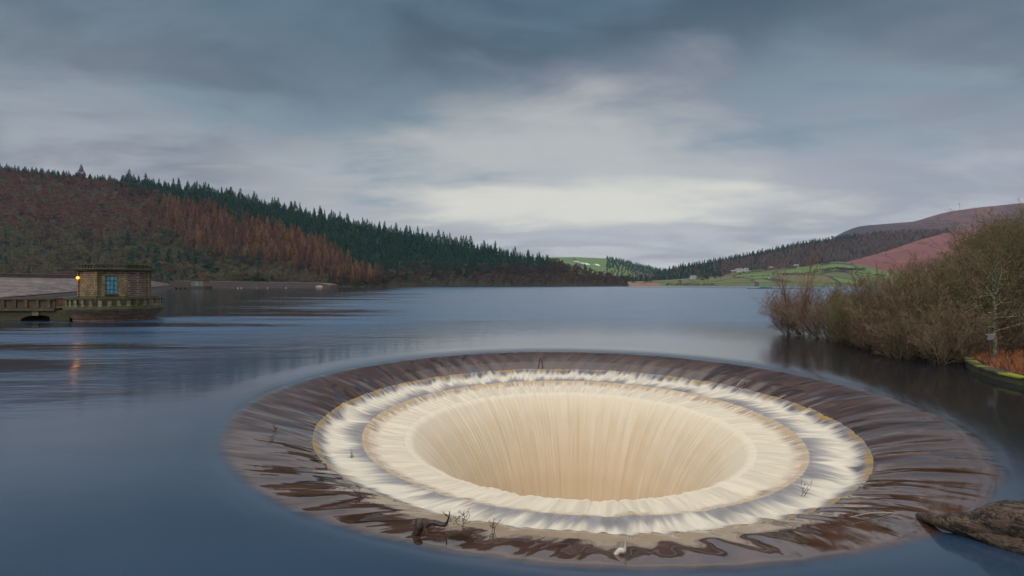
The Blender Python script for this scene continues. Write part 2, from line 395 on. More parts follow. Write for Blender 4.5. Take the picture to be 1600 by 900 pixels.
def snow_patch(t, P, c):
    c = field_patch(t, t.vm('MULTIPLY', P, (.55, .35, 1)), c)
    n = t.noise(t.vm('MULTIPLY', P, (.010, .003, .01)), 1.0, 3, .5)
    x, y, z = t.sep(P)
    f = t.m('MULTIPLY', t.ss(n, .62, .64), t.ss(x, 800.0, 500.0)); f = t.m('MULTIPLY', f, t.ss(z, 60.0, 110.0))
    return t.mix(f, c, (.75, .78, .82))
m_far = ground_mat('far_pasture', (.07, .13, .04), (.09, .14, .05), (.05, .08, .045), .004, snow_patch)
surfE = strip('far_hill', [(820, 402, 2300, 3300), (865, 402, 2300, 3300), (905, 402, 2300, 3300), (950, 404, 2300, 3300), (975, 408, 2300, 3350), (1000, 415, 2300, 3400), (1030, 422, 2300, 3450), (1080, 428, 2300, 3500)],
      m_far, 'far green hill with stone-walled fields and patches of snow at the end of the valley', 90, 30, .8, 300, 6)
m_wood2 = ground_mat('dark_wood_floor', (.03, .024, .02), (.04, .028, .022), (.02, .028, .022), .01)
surfB = strip('wooded_hill', [(1000, 434, 1520, 1700), (1035, 425, 1500, 1750), (1060, 418, 1500, 1800), (1100, 411, 1500, 1850), (1160, 400, 1500, 1900), (1200, 392, 1500, 1900), (1250, 381, 1460, 1900), (1330, 369, 1420, 1950),
      (1400, 362, 1400, 2000), (1500, 360, 1400, 2000), (1900, 360, 1400, 2000), (2700, 360, 1400, 2000)], m_wood2, 'dark wooded hill behind the farm fields', 130, 36, .8, 200, 5)
m_brack = ground_mat('dead_bracken_slope', (.235, .075, .072), (.17, .055, .06), (.14, .062, .045), .012)
strip('bracken_hill', [(1270, 424, 1330, 1500), (1300, 415, 1320, 1560), (1320, 410, 1320, 1600), (1380, 394, 1320, 1680), (1440, 374, 1300, 1720), (1500, 358, 1300, 1750), (1600, 346, 1300, 1800), (1900, 335, 1300, 1800), (2700, 335, 1300, 1800)],
      m_brack, 'russet bracken covered slope below the moor', 100, 36, .9, 60, 6)
def heather(t, P, c):
    x = t.sep(P)[0]; n = t.noise(P, .003, 5, .6)
    return t.mix(t.m('MULTIPLY', t.ss(t.m('ADD', x, t.m('MULTIPLY', n, 900.0)), 2750.0, 2350.0), .85), c, (.032, .034, .055))
m_moor = ground_mat('heather_moor', (.150, .062, .066), (.07, .045, .055), (.165, .075, .060), .004, heather)
strip('moor', [(1270, 392, 2050, 2500), (1300, 372, 2050, 2550), (1325, 359, 2050, 2600), (1345, 353, 2050, 2600), (1380, 350, 2050, 2600), (1430, 346, 2050, 2600), (1455, 338, 2050, 2650), (1480, 331, 2050, 2650), (1530, 324, 2050, 2700), (1600, 317, 2050, 2700), (1900, 300, 2050, 2700), (2700, 300, 2050, 2700)],
      m_moor, 'purple brown heather moor on the right skyline', 120, 36, .8, 300, 8)
surfG = strip('valley_wood_floor', [(930, 436, 1500, 1700), (1040, 436, 1500, 1700)], m_wood2, 'low wooded ground at the head of the reservoir', 30, 16, .8, 100, 1)
m_shore = ground_mat('sandy_shore', (.28, .15, .10), (.24, .13, .09), (.2, .12, .08), .02)
strip('beach', [(975, 441.8, 1060, 1110), (1020, 441.8, 1060, 1110), (1032, 443.5, 1060, 1110)], m_shore, 'strip of bare reddish shore at the far end of the water', 20, 6, .8, 10, .2)

# ================================================================== TREES
def tri_cloud(segs):
    """segs: list of (p0,p1,w) slender triangles/quads"""
    V = []; T = []
    for p0, p1, w_ in segs:
        d_ = (p1-p0); s_ = d_.cross(Vector((rnd.gauss(0, 1), rnd.gauss(0, 1), rnd.gauss(0, 1)))).normalized()*w_
        b = len(V); V += [p0-s_, p0+s_, p1]; T.append((b, b+1, b+2))
    return V, T
def trunk_mesh(h, r):
    V = []; Q = []
    for k, (z, rr) in enumerate(((0, r), (h*.5, r*.6), (h, r*.15))):
        V += [Vector((rr*math.cos(a), rr*math.sin(a), z)) for a in [2*math.pi*i/4 for i in range(4)]]
    for k in range(2):
        for i in range(4): Q.append((k*4+i, k*4+(i+1) % 4, k*4+4+(i+1) % 4)); Q.append((k*4+i, k*4+4+(i+1) % 4, k*4+4+i))
    return V, Q
def far_conifer(seed):
    global rnd; rnd = random.Random(seed); sg = []; H = 1.0
    lean = rnd.uniform(.75, 1.15)
    for k in range(200):
        z = 1-rnd.uniform(.02, .90**.8)**1.0; rad = (.235*(1-z)**.80+.012)*lean*rnd.uniform(.6, 1.15)
        a = rnd.uniform(0, 6.283); p0 = Vector((0, 0, z+.03)); p1 = Vector((rad*math.cos(a), rad*math.sin(a), z-.05*rnd.uniform(.2, 1.4)))
        sg.append((p1, p0+(p1-p0)*.1, .030*(1.1-z)+.010))
    V, T = tri_cloud(sg); tv, tt = trunk_mesh(1.0, .016); b = len(V)
    return V+tv, T+[tuple(i+b for i in f) for f in tt], [0]*len(T)+[1]*len(tt)
def far_bare(seed, larch=False):
    global rnd; rnd = random.Random(seed); sg = []
    lobes = []
    for _ in range(11):
        a = rnd.uniform(0, 6.283); z = rnd.uniform(.26, .82); q = .27*math.sqrt(max(0, 1-((z-.50)/.38)**2))*rnd.uniform(.5, 1); lobes.append((Vector((q*math.cos(a), q*math.sin(a), z)), rnd.uniform(.12, .18)))
    n = 460 if not larch else 300
    for k in range(n):
        if larch:
            z = rnd.uniform(.18, .99); rad = (.25*(1-z)**.6+.01)*rnd.uniform(.5, 1.1); a = rnd.uniform(0, 6.283)
            p0 = Vector((rad*.25*math.cos(a), rad*.25*math.sin(a), z-.02)); p1 = Vector((rad*math.cos(a), rad*math.sin(a), z+rnd.uniform(-.02, .05)))
            sg.append((p0, p1, .013)); continue
        c, r_ = rnd.choice(lobes)
        dv = Vector((rnd.gauss(0, 1), rnd.gauss(0, 1), rnd.gauss(.3, .8))).normalized()
        p0 = c+dv*r_*rnd.uniform(.1, .6); p1 = p0+(dv+Vector((0, 0, .9))).normalized()*rnd.uniform(.07, .14)
        sg.append((p0, p1, rnd.uniform(.006, .013)))
    for c, r_ in lobes: sg.append((Vector((0, 0, rnd.uniform(.2, .4))), c, .012))
    V, T = tri_cloud(sg); tv, tt = trunk_mesh(.85, .018); b = len(V)
    return V+tv, T+[tuple(i+b for i in f) for f in tt], [0]*len(T)+[1]*len(tt)
def tree_mat(name, c1, c2, c3):
    m, t = mat(name)
    at = t.n('ShaderNodeAttribute', dict(attribute_name='tint')).outputs['Fac']
    f = t.m('FRACT', t.m('ADD', at, t.rand()))
    c = t.mix(t.ss(f, 0.0, .5), c1, c2); c = t.mix(t.ss(f, .6, 1.0), c, c3)
    t.out(t.pbsdf(c, .9, Specular_IOR_Level=.15)); return m
m_tc = tree_mat('conifer_needles', (.014, .066, .050), (.030, .092, .055), (.020, .072, .070))
m_tl = tree_mat('larch_twigs', (.32, .175, .105), (.20, .110, .072), (.40, .235, .130))
m_tp = tree_mat('birch_twigs', (.205, .085, .082), (.235, .110, .090), (.125, .058, .066))
m_to = tree_mat('oak_twigs', (.13, .135, .075), (.19, .155, .085), (.10, .08, .08))
m_ts = tree_mat('shore_wood_twigs', (.125, .078, .064), (.080, .054, .056), (.150, .120, .070))
m_tb, t = mat('far_trunk_bark'); t.out(t.pbsdf((.05, .04, .035), .9))
KIND = {'conifer': [far_conifer(100+i) for i in range(6)], 'larch': [far_bare(200+i, True) for i in range(5)]}
bare = [far_bare(300+i) for i in range(7)]
KIND['purple'] = bare; KIND['olive'] = bare; KIND['shore'] = bare
KM = {'conifer': m_tc, 'larch': m_tl, 'purple': m_tp, 'olive': m_to, 'shore': m_ts}
KNAME = {'conifer': 'conifer_tree', 'larch': 'larch_tree', 'purple': 'birch_tree', 'olive': 'oak_tree', 'shore': 'alder_tree'}
NPK = {k: [(np.array([tuple(v) for v in V], np.float32), np.array(T, np.int32), np.array(mi, np.int32)) for V, T, mi in L] for k, L in KIND.items()}
KMESH = {k: [mesh_np(KNAME[k], V, T, [KM[k], m_tb], mi) for V, T, mi in L] for k, L in NPK.items()}
def merged(name, items, kind, label, cat):
    """items: (point, height, width, angle); one mass of trees as one mesh"""
    g = np.random.default_rng(5); Vs = []; Ts = []; Ms = []; tint = []; b = 0
    for (p, h_, w_, a) in items:
        V, T, mi = NPK[kind][g.integers(len(NPK[kind]))]; c, s_ = math.cos(a), math.sin(a)
        X = (V[:, 0]*c-V[:, 1]*s_)*w_+p[0]; Y = (V[:, 0]*s_+V[:, 1]*c)*w_+p[1]
        Vs.append(np.stack([X, Y, V[:, 2]*h_+p[2]], -1)); Ts.append(T+b); Ms.append(mi); b += len(V)
        tint.append(np.full(len(V), g.uniform(), np.float32))
    me = mesh_np(name, np.concatenate(Vs), np.concatenate(Ts), [KM[kind], m_tb], np.concatenate(Ms))
    at = me.attributes.new('tint', 'FLOAT', 'POINT'); at.data.foreach_set('value', np.concatenate(tint))
    return tag(link(name, me), label, cat, kind='stuff')
def plant(kind, p, h_, w_, a, label, group, cat='tree'):
    o = link(KNAME[kind], rnd.choice(KMESH[kind]), None, (p[0], p[1], p[2]-.3), a, (w_, w_, h_))
    return tag(o, label, cat, group)
rnd = random.Random(11)
TC = ([-150, 0, 130, 200, 300, 400, 480, 550, 600, 640, 700, 780, 830, 860, 880, 990], [.93, .93, .92, .80, .70, .62, .52, .34, .16, .16, .25, .36, .50, .60, 1.1, 1.1])
trees = {k: [] for k in KIND}
for px in np.arange(-60, 984, 1.0):
    pass
def scatter(surf, px0, px1, dpx, tfun, n):
    out = []
    for _ in range(n):
        px = rnd.uniform(px0, px1); tt = rnd.random(); p = surf(px, tt); out.append((px, tt, p))
    return out
grid = {}
def free(p, d_):
    k = (int(p[0]//d_), int(p[1]//d_))
    for a in (-1, 0, 1):
        for b in (-1, 0, 1):
            for q in grid.get((k[0]+a, k[1]+b), ()):
                if (q[0]-p[0])**2+(q[1]-p[1])**2 < d_*d_: return False
    grid.setdefault(k, []).append((p[0], p[1])); return True
for _ in range(60000):
    px = rnd.uniform(-90, 985); tt = rnd.random()**.9; tt = max(tt, .015); p = surfL(px, tt)
    if px > 960 and tt > .8: continue
    jt = tt+rnd.gauss(0, .035)+.09*hashn(p[0], p[1], .012); jp = px+rnd.gauss(0, 8)
    tc = np.interp(jp, *TC)
    if 365 < px < 505 and .02 < tt < .24-.0010*abs(px-430) and rnd.random() < .9: continue    # felled clearing above the water
    if 620 > px > 330 and tt < .02: continue
    if jt > tc or (px < 210 and tt > .93): k = 'conifer'
    elif 262 < jp < 590 and jt > np.interp(jp, [262, 300, 400, 470, 560, 590], [.50, .30, .30, .18, .06, .04]): k = 'larch' if rnd.random() < .88 else 'purple'
    elif jp < 330 and jt > .40: k = 'purple' if rnd.random() < .92 else 'olive'
    elif jp < 520: k = 'olive' if rnd.random() < .93 else ('purple' if rnd.random() < .7 else 'conifer')
    else: k = 'shore' if rnd.random() < .9 else 'olive'
    if not free(p, 7.6 if k in ('conifer', 'larch') else 10.0): continue
    if k == 'conifer':
        h_ = rnd.uniform(15, 23) if px > 190 else rnd.uniform(9, 14)
        if tt > .93 and px > 190: h_ = rnd.choice([rnd.uniform(12, 19), rnd.uniform(18, 30)])
        w_ = h_*rnd.uniform(.85, 1.25)
    elif k == 'larch': h_ = rnd.uniform(20, 28); w_ = h_*rnd.uniform(.8, 1.15)
    else: h_ = rnd.uniform(12, 20); w_ = h_*rnd.uniform(1.05, 1.4)
    if k != 'conifer' and px < 215 and tt > .82: h_ *= .7; w_ *= .8
    if k == 'shore': h_ *= 1.15
    if px > 860 and k != 'conifer': h_ *= np.interp(px, [860, 985], [1.25, .75]); 
    trees[k].append((p, h_, w_, rnd.uniform(0, 6.28), px, tt))
rank = lambda q: q[1]/q[0][1]*(1.6 if q[5] > .93 else 1)
LBL = {'conifer': [('tall dark spruce breaking the skyline of the left hill', 'spruces along the left skyline', lambda q: q[5] > .93),
                   ('blue green spruce in the dense plantation on the left hillside', 'spruces on the left hillside', lambda q: True)],
       'larch': [('rusty orange bare larch in the stand halfway up the left hillside', 'larches on the left hillside', lambda q: True)],
       'purple': [('reddish purple leafless birch on the upper left hillside', 'birches on the upper left hillside', lambda q: True)],
       'olive': [('grey olive leafless oak low on the hillside behind the dam', 'oaks on the lower left hillside', lambda q: True)],
       'shore': [('grey brown leafless alder on the wooded spur down to the water', 'alders along the wooded spur', lambda q: True)]}
STUFF = {'conifer': 'dense spruce plantation covering the upper left hillside', 'larch': 'mass of orange brown larches on the left hillside', 'purple': 'mass of reddish leafless birches on the upper left hillside',
         'olive': 'mass of grey olive leafless woodland behind the dam', 'shore': 'mass of leafless woodland along the spur by the water'}
LIM = {'conifer': 205, 'larch': 220, 'purple': 150, 'olive': 120, 'shore': 200}
for k, L in trees.items():
    L.sort(key=rank, reverse=True); print(k, len(L))
    for q in L[:LIM[k]]:
        lab = next(l for l in LBL[k] if l[2](q))
        plant(k, q[0], q[1], q[2], q[3], lab[0], lab[1])
    if len(L) > LIM[k]: merged('woodland' if k != 'conifer' else 'plantation', [q[:4] for q in L[LIM[k]:]], k, STUFF[k], 'woodland')
# single trees that stand out
p = surfL(127, .985); tag(plant('conifer', p, 27, 30, .3, '', ''), 'lone broad conifer standing above the low skyline at far left', 'tree'); 
for px, h_ in ((856, 25), (866, 22)):
    p = surfL(px, .97); o = plant('conifer', p, h_, h_, .4, 'x', 'x'); del o['group']
    o['label'] = 'taller spruce of the pair that ends the conifer skyline' if px == 856 else 'shorter spruce of the pair that ends the conifer skyline'
p = surfL(626, .02); o = plant('olive', p, 15, 19, .9, 'x', 'x'); del o['group']; o['label'] = 'round pale olive tree standing alone at the water edge below dark spruces'
# far woods
def wood(surf, px0, px1, n, dmin, hh, conf, t0, t1, nm, lab, skylab=None):
    A = []; B = []
    for _ in range(n):
        px = rnd.uniform(px0, px1); tt = rnd.uniform(t0, t1); p = surf(px, tt)
        if not free(p, dmin): continue
        k = conf(px, tt); h_ = rnd.uniform(*hh)*(1.2 if k else 1); q = (p, h_, h_*1.2, rnd.uniform(0, 6.28))
        if skylab and tt > .93 and k and len([1]) : B.append(q)
        else: A.append((k, q))
    c = [q for k, q in A if k]; b = [q for k, q in A if not k]
    if c: merged(nm, c, 'conifer', lab[0], 'woodland')
    if b: merged(nm, b, 'purple' if nm == 'hill_wood' else 'shore', lab[1], 'woodland')
    B.sort(key=lambda q: q[1]/q[0][1], reverse=True); c_ = B[80:]
    if c_: merged(nm, c_, 'conifer', 'smaller dark conifers along the top of the right hill', 'woodland')
    for q in B[:80]: plant('conifer', *q, skylab, 'conifers along the skyline of the right wooded hill')
wood(surfB, 1022, 1480, 16000, 10, (9, 15), lambda px, tt: (rnd.random() < (.9 if tt > .85 and px < 1340 else (.75 if px < 1130 else .14))) , .02, 1.0, 'hill_wood',
     ('dark conifers scattered through the wood on the right hill', 'dark reddish leafless wood on the right hill'), 'small dark conifer on the skyline of the right wooded hill')
wood(surfG, 930, 1040, 900, 11, (12, 18), lambda px, tt: rnd.random() < .2, .05, 1.0, 'valley_wood', ('few dark conifers in the wood at the valley end', 'dark purple wood at the head of the reservoir'))
wood(surfE, 948, 1075, 3000, 20, (14, 22), lambda px, tt: tt > .55, .05, 1.0, 'far_wood', ('dark plantation along the skyline of the far green hill', 'leafless wood on the lower slope of the far hill'))
# hedgerow trees and single trees in the far fields
for i, (px, tt, h_) in enumerate([(990, .3, 13), (1008, .35, 16), (1016, .25, 14), (1092, .5, 20), (1100, .4, 22), (1106, .5, 19), (1118, .55, 18), (1126, .6, 15), (1196, .80, 15), (1285, .80, 17), (1292, .82, 14), (1242, .75, 12), (1063, .3, 12), (1350, .6, 12)]):
    p = surfF(px, tt); o = plant('shore', p, h_, h_*1.5, i, 'x', 'trees dotted about the far pasture')
    o['label'] = 'dark leafless tree standing in the far green pasture'
hb = []
for (a, ta, b, tb) in [(1150, .70, 1215, .86), (1215, .86, 1262, .96), (1262, .55, 1345, .62), (1290, .6, 1350, .65), (1040, .05, 1120, .06), (1150, .45, 1262, .5), (1262, .5, 1380, .48)]:
    for i in range(40):
        f = i/40; p = surfF(a+(b-a)*f+rnd.gauss(0, .6), ta+(tb-ta)*f+rnd.gauss(0, .01)); hb.append((p, rnd.uniform(3, 7), rnd.uniform(6, 10), rnd.uniform(0, 6)))
merged('hedgerow', hb, 'shore', 'dark hedges dividing the far green pasture', 'hedge')
# scrub and bushes in the clearing by the shore
sb = []
for _ in range(420):
    px = rnd.uniform(350, 610); tt = rnd.uniform(.0, .10 if px > 505 else .24); p = surfL(px, tt); sb.append((p, rnd.uniform(2, 5), rnd.uniform(4, 8), rnd.uniform(0, 6)))
merged('scrub', sb, 'olive', 'low grey brown scrub in the clearing above the water', 'scrub')
m_gs = tree_mat('ivy_green', (.03, .075, .025), (.045, .085, .03), (.025, .05, .02)); KM['green'] = m_gs; NPK['green'] = NPK['shore']; KIND['green'] = bare
merged('undergrowth', [(surfL(rnd.uniform(362, 450), rnd.uniform(.0, .12)), rnd.uniform(3, 6), rnd.uniform(7, 12), rnd.uniform(0, 6)) for _ in range(120)], 'green', 'dark green undergrowth behind the shore wall', 'undergrowth')
KM['green2'] = KM['green']

# ================================================================== STONE
def stone_mat(name, c1, c2, mortar, bw=.6, bh=.25, moss=.5, vec=None, mossc=(.10, .13, .02)):
    m, t = mat(name); P = vec(t) if vec else t.n('ShaderNodeTexCoord').outputs['Object']
    x, y, z = t.sep(P)
    u = t.m('ADD', x, t.m('MULTIPLY', y, .7))
    b = t.n('ShaderNodeTexBrick', Vector=t.comb(u, z, 0.0), Color1=c1, Color2=c2, Mortar=mortar, Scale=1.0)
    b.inputs['Brick Width'].default_value = bw; b.inputs['Row Height'].default_value = bh; b.inputs['Mortar Size'].default_value = .025
    n = t.noise(P, 1.3, 5, .6); n2 = t.noise(P, 6, 4, .6)
    c = t.mix(t.ss(n, .35, .7), b.outputs[0], t.mix(1.0, b.outputs[0], (.55, .5, .5), 'MULTIPLY'))
    nz = t.sep(t.n('ShaderNodeNewGeometry').outputs['Normal'])[2]
    mo = t.m('MULTIPLY', t.ss(t.m('ADD', t.m('ADD', n, t.m('MULTIPLY', n2, .4)), t.m('MULTIPLY', nz, .25)), .66, .84), moss)
    c = t.mix(mo, c, mossc)
    t.out(t.pbsdf(c, .85, t.bump(t.m('ADD', b.outputs[1], t.m('MULTIPLY', n2, -.6)), -.5, .05))); return m
m_ash = stone_mat('coursed_ashlar', (.40, .275, .15), (.28, .19, .105), (.05, .04, .03), .7, .24, .35)
m_red = stone_mat('reddish_ashlar', (.21, .12, .085), (.14, .08, .06), (.38, .29, .22), .6, .22, .12)
m_moss = stone_mat('mossy_stone', (.13, .11, .07), (.08, .07, .045), (.03, .03, .02), 1.2, .5, .6, None, (.065, .085, .012))
m_bal = stone_mat('baluster_stone', (.34, .28, .19), (.24, .20, .12), (.05, .04, .03), 1.2, .5, .4, None, (.065, .085, .012))
m_base = stone_mat('wet_pink_stone', (.38, .24, .17), (.30, .18, .125), (.09, .055, .04), 1.2, .16, .15)
m_bridge = stone_mat('dark_bridge_stone', (.10, .075, .045), (.07, .05, .035), (.03, .025, .02), .8, .3, .55)
m_rail = stone_mat('stained_parapet', (.15, .075, .05), (.10, .06, .045), (.05, .04, .03), .9, .6, .35)
m_frame, t = mat('blue_painted_frame'); t.out(t.pbsdf((.03, .09, .12), .5))
m_pane, t = mat('pale_blue_glass'); n = t.noise(t.obj(), 2.2, 3); t.out(t.pbsdf(t.mix(t.ss(n, .4, .6), (.09, .30, .38), (.20, .46, .52)), .25, IOR=1.45))
m_lamp, t = mat('sodium_lamp'); e = t.n('ShaderNodeEmission', Color=(1, .36, .05), Strength=3.0); t.out(e)
m_iron, t = mat('dark_iron'); t.out(t.pbsdf((.03, .03, .035), .5, Metallic=.4))
def lathe(name, m, parent, prof, n, ph=0.0, a0=0, a1=2*math.pi, smooth=False):
    b = MB(); b.ring((0, 0, 0), prof, n, ph, a0, a1); return b.build(name, m, parent, smooth)
def valve_tower(loc, rz, label, m_wall, m_cor, m_b, arc=(R(100), R(400)), lampy=True, nb=34):
    T = link('valve_tower', None, loc=loc, rz=rz, sc=(.80, .80, 1)); tag(T, label, 'valve tower')
    NR = 48
    lathe('drum', m_b, T, [(0.0, -3), (4.95, -3), (4.95, .28), (5.12, .30), (5.14, .48), (5.28, .50), (5.32, .70), (5.5, .73), (5.56, .92), (5.72, .95), (5.76, 1.12)], NR, smooth=False)
    lathe('platform', m_cor, T, [(5.76, 1.12), (6.0, 1.16), (6.08, 1.45), (5.98, 1.52), (5.95, 1.74), (3.0, 1.76), (0, 1.76)], NR)
    # balustrade: a top rail on separate stone balusters
    lathe('top_rail', m_cor, T, [(5.58, 2.50), (5.98, 2.50), (6.0, 2.64), (5.56, 2.66), (5.58, 2.50)], NR)
    for i in range(nb):
        a = 2*math.pi*i/nb; b = MB(); b.box((5.76*math.cos(a), 5.76*math.sin(a), 2.13), (.26, .44, .745), a); b.build('baluster', m_bal, T)
    # octagon walls, one part each so that the panels differ
    RO = 4.35
    lathe('plinth', m_bridge, T, [(0, 1.75), (RO+.18, 1.75), (RO+.18, 2.75), (RO+.05, 2.85), (0, 2.85)], 8, R(22.5))
    for i in range(8):
        a0 = R(22.5+45*i); a1 = a0+R(45); p0 = Vector((RO*math.cos(a0), RO*math.sin(a0), 0)); p1 = Vector((RO*math.cos(a1), RO*math.sin(a1), 0))
        mid = (p0+p1)/2; nrm = mid.normalized(); L = (p1-p0).length; rzz = math.atan2(p1.y-p0.y, p1.x-p0.x)
        b = MB(); th = .35; c = mid-nrm*th/2
        win = i in (7, 3)
        if win:
            ww = .68; s_ = (L/2-ww)
            for sg in (-1, 1):
                cc = c+(p1-p0).normalized()*sg*(ww+s_/2); b.box((cc.x, cc.y, 4.33), (s_-.002, th, 2.96), rzz)
            b.box((c.x, c.y, 2.99), (2*ww, th-.01, .28), rzz); b.box((c.x, c.y, 5.55), (2*ww, th-.01, .52), rzz)
        else: b.box((c.x, c.y, 4.33), (L-.002, th, 2.96), rzz)
        wl = b.build('wall', m_red if i in (0, 2) else m_wall, T)
        if win:
            wd = MB(); q = mid-nrm*.12
            dirv = (p1-p0).normalized()
            for k in (-1, -1/3, 1/3, 1):
                cc = q+dirv*k*(ww-.03); wd.box((cc.x, cc.y, 4.21), (.06, .08, 2.14), rzz)
            for z in (3.17, 3.69, 4.21, 4.73, 5.25): wd.box((q.x, q.y, z), (2*ww, .07, .06), rzz)
            wo = wd.build('window', m_frame, T)
            pn = MB(); q2 = q-nrm*.05; pn.box((q2.x, q2.y, 4.21), (2*ww, .02, 2.1), rzz); pn.build('pane', m_pane, wo)
            si = MB(); q3 = mid+nrm*.06; si.box((q3.x, q3.y, 3.05), (1.6, .24, .14), rzz); si.build('sill', m_cor, wo)
        # corner pilaster
        cp = MB(); cp.box((p0.x*1.004, p0.y*1.004, 4.33), (.30, .30, 2.955), a0); cp.build('pilaster', m_wall, T)
    lathe('cornice', m_cor, T, [(0, 5.80), (RO+.10, 5.80), (RO+.22, 5.90), (RO+.55, 5.94), (RO+.58, 6.08), (RO+.2, 6.14), (0, 6.14)], 8, R(22.5))
    lathe('roof_rail', m_cor, T, [(RO-.20, 6.52), (RO+.22, 6.52), (RO+.22, 6.66), (RO-.20, 6.68), (RO-.20, 6.52)], 8, R(22.5))
    for i in range(8):
        a0 = R(22.5+45*i); a1 = a0+R(45); p0 = Vector((RO*math.cos(a0), RO*math.sin(a0), 0)); p1 = Vector((RO*math.cos(a1), RO*math.sin(a1), 0))
        rzz = math.atan2(p1.y-p0.y, p1.x-p0.x)
        for k in range(6):
            f = (k+.0)/6; q = p0.lerp(p1, f); b = MB(); b.box((q.x, q.y, 6.33), (.3 if k else .5, .28, .375), rzz); b.build('roof_baluster', m_cor, T)
    return T
tower = valve_tower((-48.6, 60, 0), R(-58), 'octagonal stone valve tower with mossy balustrade and blue window, close by at left', m_ash, m_moss, m_base)
b = MB(); b.tube([(0, 0, 0), (-.35, -.1, .15), (-.5, -.15, .1)], .03); 
# wall lamp on the tower's left side
lp = pt(121.5, 57.0, 434.0)
LT = link('wall_lamp', None, loc=lp); tag(LT, 'glowing orange lamp mounted on the left edge of the near valve tower', 'lamp')
b = MB(); b.tube([(0, 0, 0), (.2, .15, .12), (.75, .35, .15)], .035); b.build('bracket', m_iron, LT)
me = bpy.data.meshes.new('lamp_globe'); bm = bmesh.new(); bmesh.ops.create_uvsphere(bm, u_segments=16, v_segments=10, radius=.17); bm.to_mesh(me); bm.free(); me.materials.append(m_lamp); link('lamp_globe', me, LT)
pl = bpy.data.lights.new('lamp_light', 'POINT'); pl.color = (1, .38, .08); pl.energy = 12; pl.shadow_soft_size = .17
lo = link('lamp_light', pl, None, lp+Vector((-.25, -.1, -.1)))
# bridge
BR = link('footbridge', None, loc=(-54, 59.5, 0)); tag(BR, 'dark stone arched footbridge with panelled parapet leading to the near tower', 'bridge')
b = MB(); x0, x1 = -40.0, 1.8; zt = 1.15
def arch_wall(b, yc, th):
    cx = -2.0; w_ = 2.0; hA = .62; N = 18
    xs = [x0]+[cx+w_*math.cos(math.pi*(1-i/N)) for i in range(N+1)]+[x1]
    zs = [-3]+[hA*math.sin(math.pi*i/N) if 0 < i < N else 0 for i in range(N+1)]+[-3]
    front = [(x0, -3), (cx-w_, -3), (cx-w_, 0)]+[(cx+w_*math.cos(math.pi*(1-i/N)), hA*math.sin(math.pi*i/N)) for i in range(1, N)]+[(cx+w_, 0), (cx+w_, -3), (x1, -3)]
    n = len(front); vs = []
    for yy in (yc-th/2, yc+th/2):
        vs += [(a, yy, z) for a, z in front]+[(a, yy, zt) for a, z in front]
    fs = []
    for s_ in (0, 2*n):
        for i in range(n-1): fs.append((s_+i, s_+i+1, s_+n+i+1, s_+n+i))
    for i in range(n-1): fs.append((i, i+1, 2*n+i+1, 2*n+i)); fs.append((n+i, n+i+1, 3*n+i+1, 3*n+i))
    b.add(vs, fs)
arch_wall(b, 0, 3.6); b.build('arch_wall', m_bridge, BR)
b = MB(); b.box((-19.9, 0, 1.32), (40.2, 4.1, .34)); b.build('deck', m_moss, BR)
for yy in (-1.9, 1.9):
    b = MB(); b.box((-19.9, yy, 2.52), (40.2, .42, .16)); b.build('top_rail', m_moss, BR)
    b = MB(); b.box((-19.9, yy+(.05 if yy < 0 else -.05), 1.97), (40.2, .16, .94)); b.build('parapet_panel', m_rail, BR)
    for i in range(29):
        b = MB(); b.box((.0-1.35*i-.4, yy, 1.965), (.34, .36, .94)); b.build('post', m_rail if i > 3 else m_moss, BR)
b = MB(); b.box((-2.15, -1.86, .88), (.75, .14, .56)); b.build('keystone', m_ash, BR)
# the second, far tower
m_tan = stone_mat('pale_tan_stone', (.30, .24, .17), (.26, .20, .15), (.2, .16, .12), 1.2, .5, .15)
far_t = link('valve_house', None, loc=(pt(313, 455, z=0).x, 455, 0)); tag(far_t, 'small square valve house with blue door on a pier by the far dam end', 'valve house')
b = MB(); b.box((0, 0, 5.0), (11, 9, 5.0)); b.build('wall', m_tan, far_t)
b = MB(); b.box((0, 0, 7.7), (12, 10, .5)); b.build('cornice', m_bridge, far_t)
b = MB(); b.box((0, 0, 1.0), (15, 12, 3.0)); b.build('platform', m_bridge, far_t)
b = MB(); b.box((-.2, -4.55, 5.0), (2.9, .2, 4.4)); b.build('door', m_pane, far_t)
b = MB(); b.box((-.2, -4.7, 5.0), (.12, .1, 4.4)); b.box((-.2, -4.7, 5.6), (2.9, .1, .12)); b.box((-1.7, -4.7, 5.0), (.2, .12, 4.6)); b.box((1.3, -4.7, 5.0), (.2, .12, 4.6)); b.box((-.2, -4.7, 7.3), (3.2, .12, .2)); b.build('door_frame', m_frame, far_t)
b = MB(); b.box((-16, 2, 1.4), (18, 3, .5)); [b.box((-24+4*i, 2, .2), (.5, 3, 2.0)) for i in range(4)]; [b.box((-24+2*i, .6, 2.3), (.15, .15, 1.4)) for i in range(9)]; b.box((-16, .6, 3.0), (18, .15, .15)); b.build('pier', m_bridge, far_t)

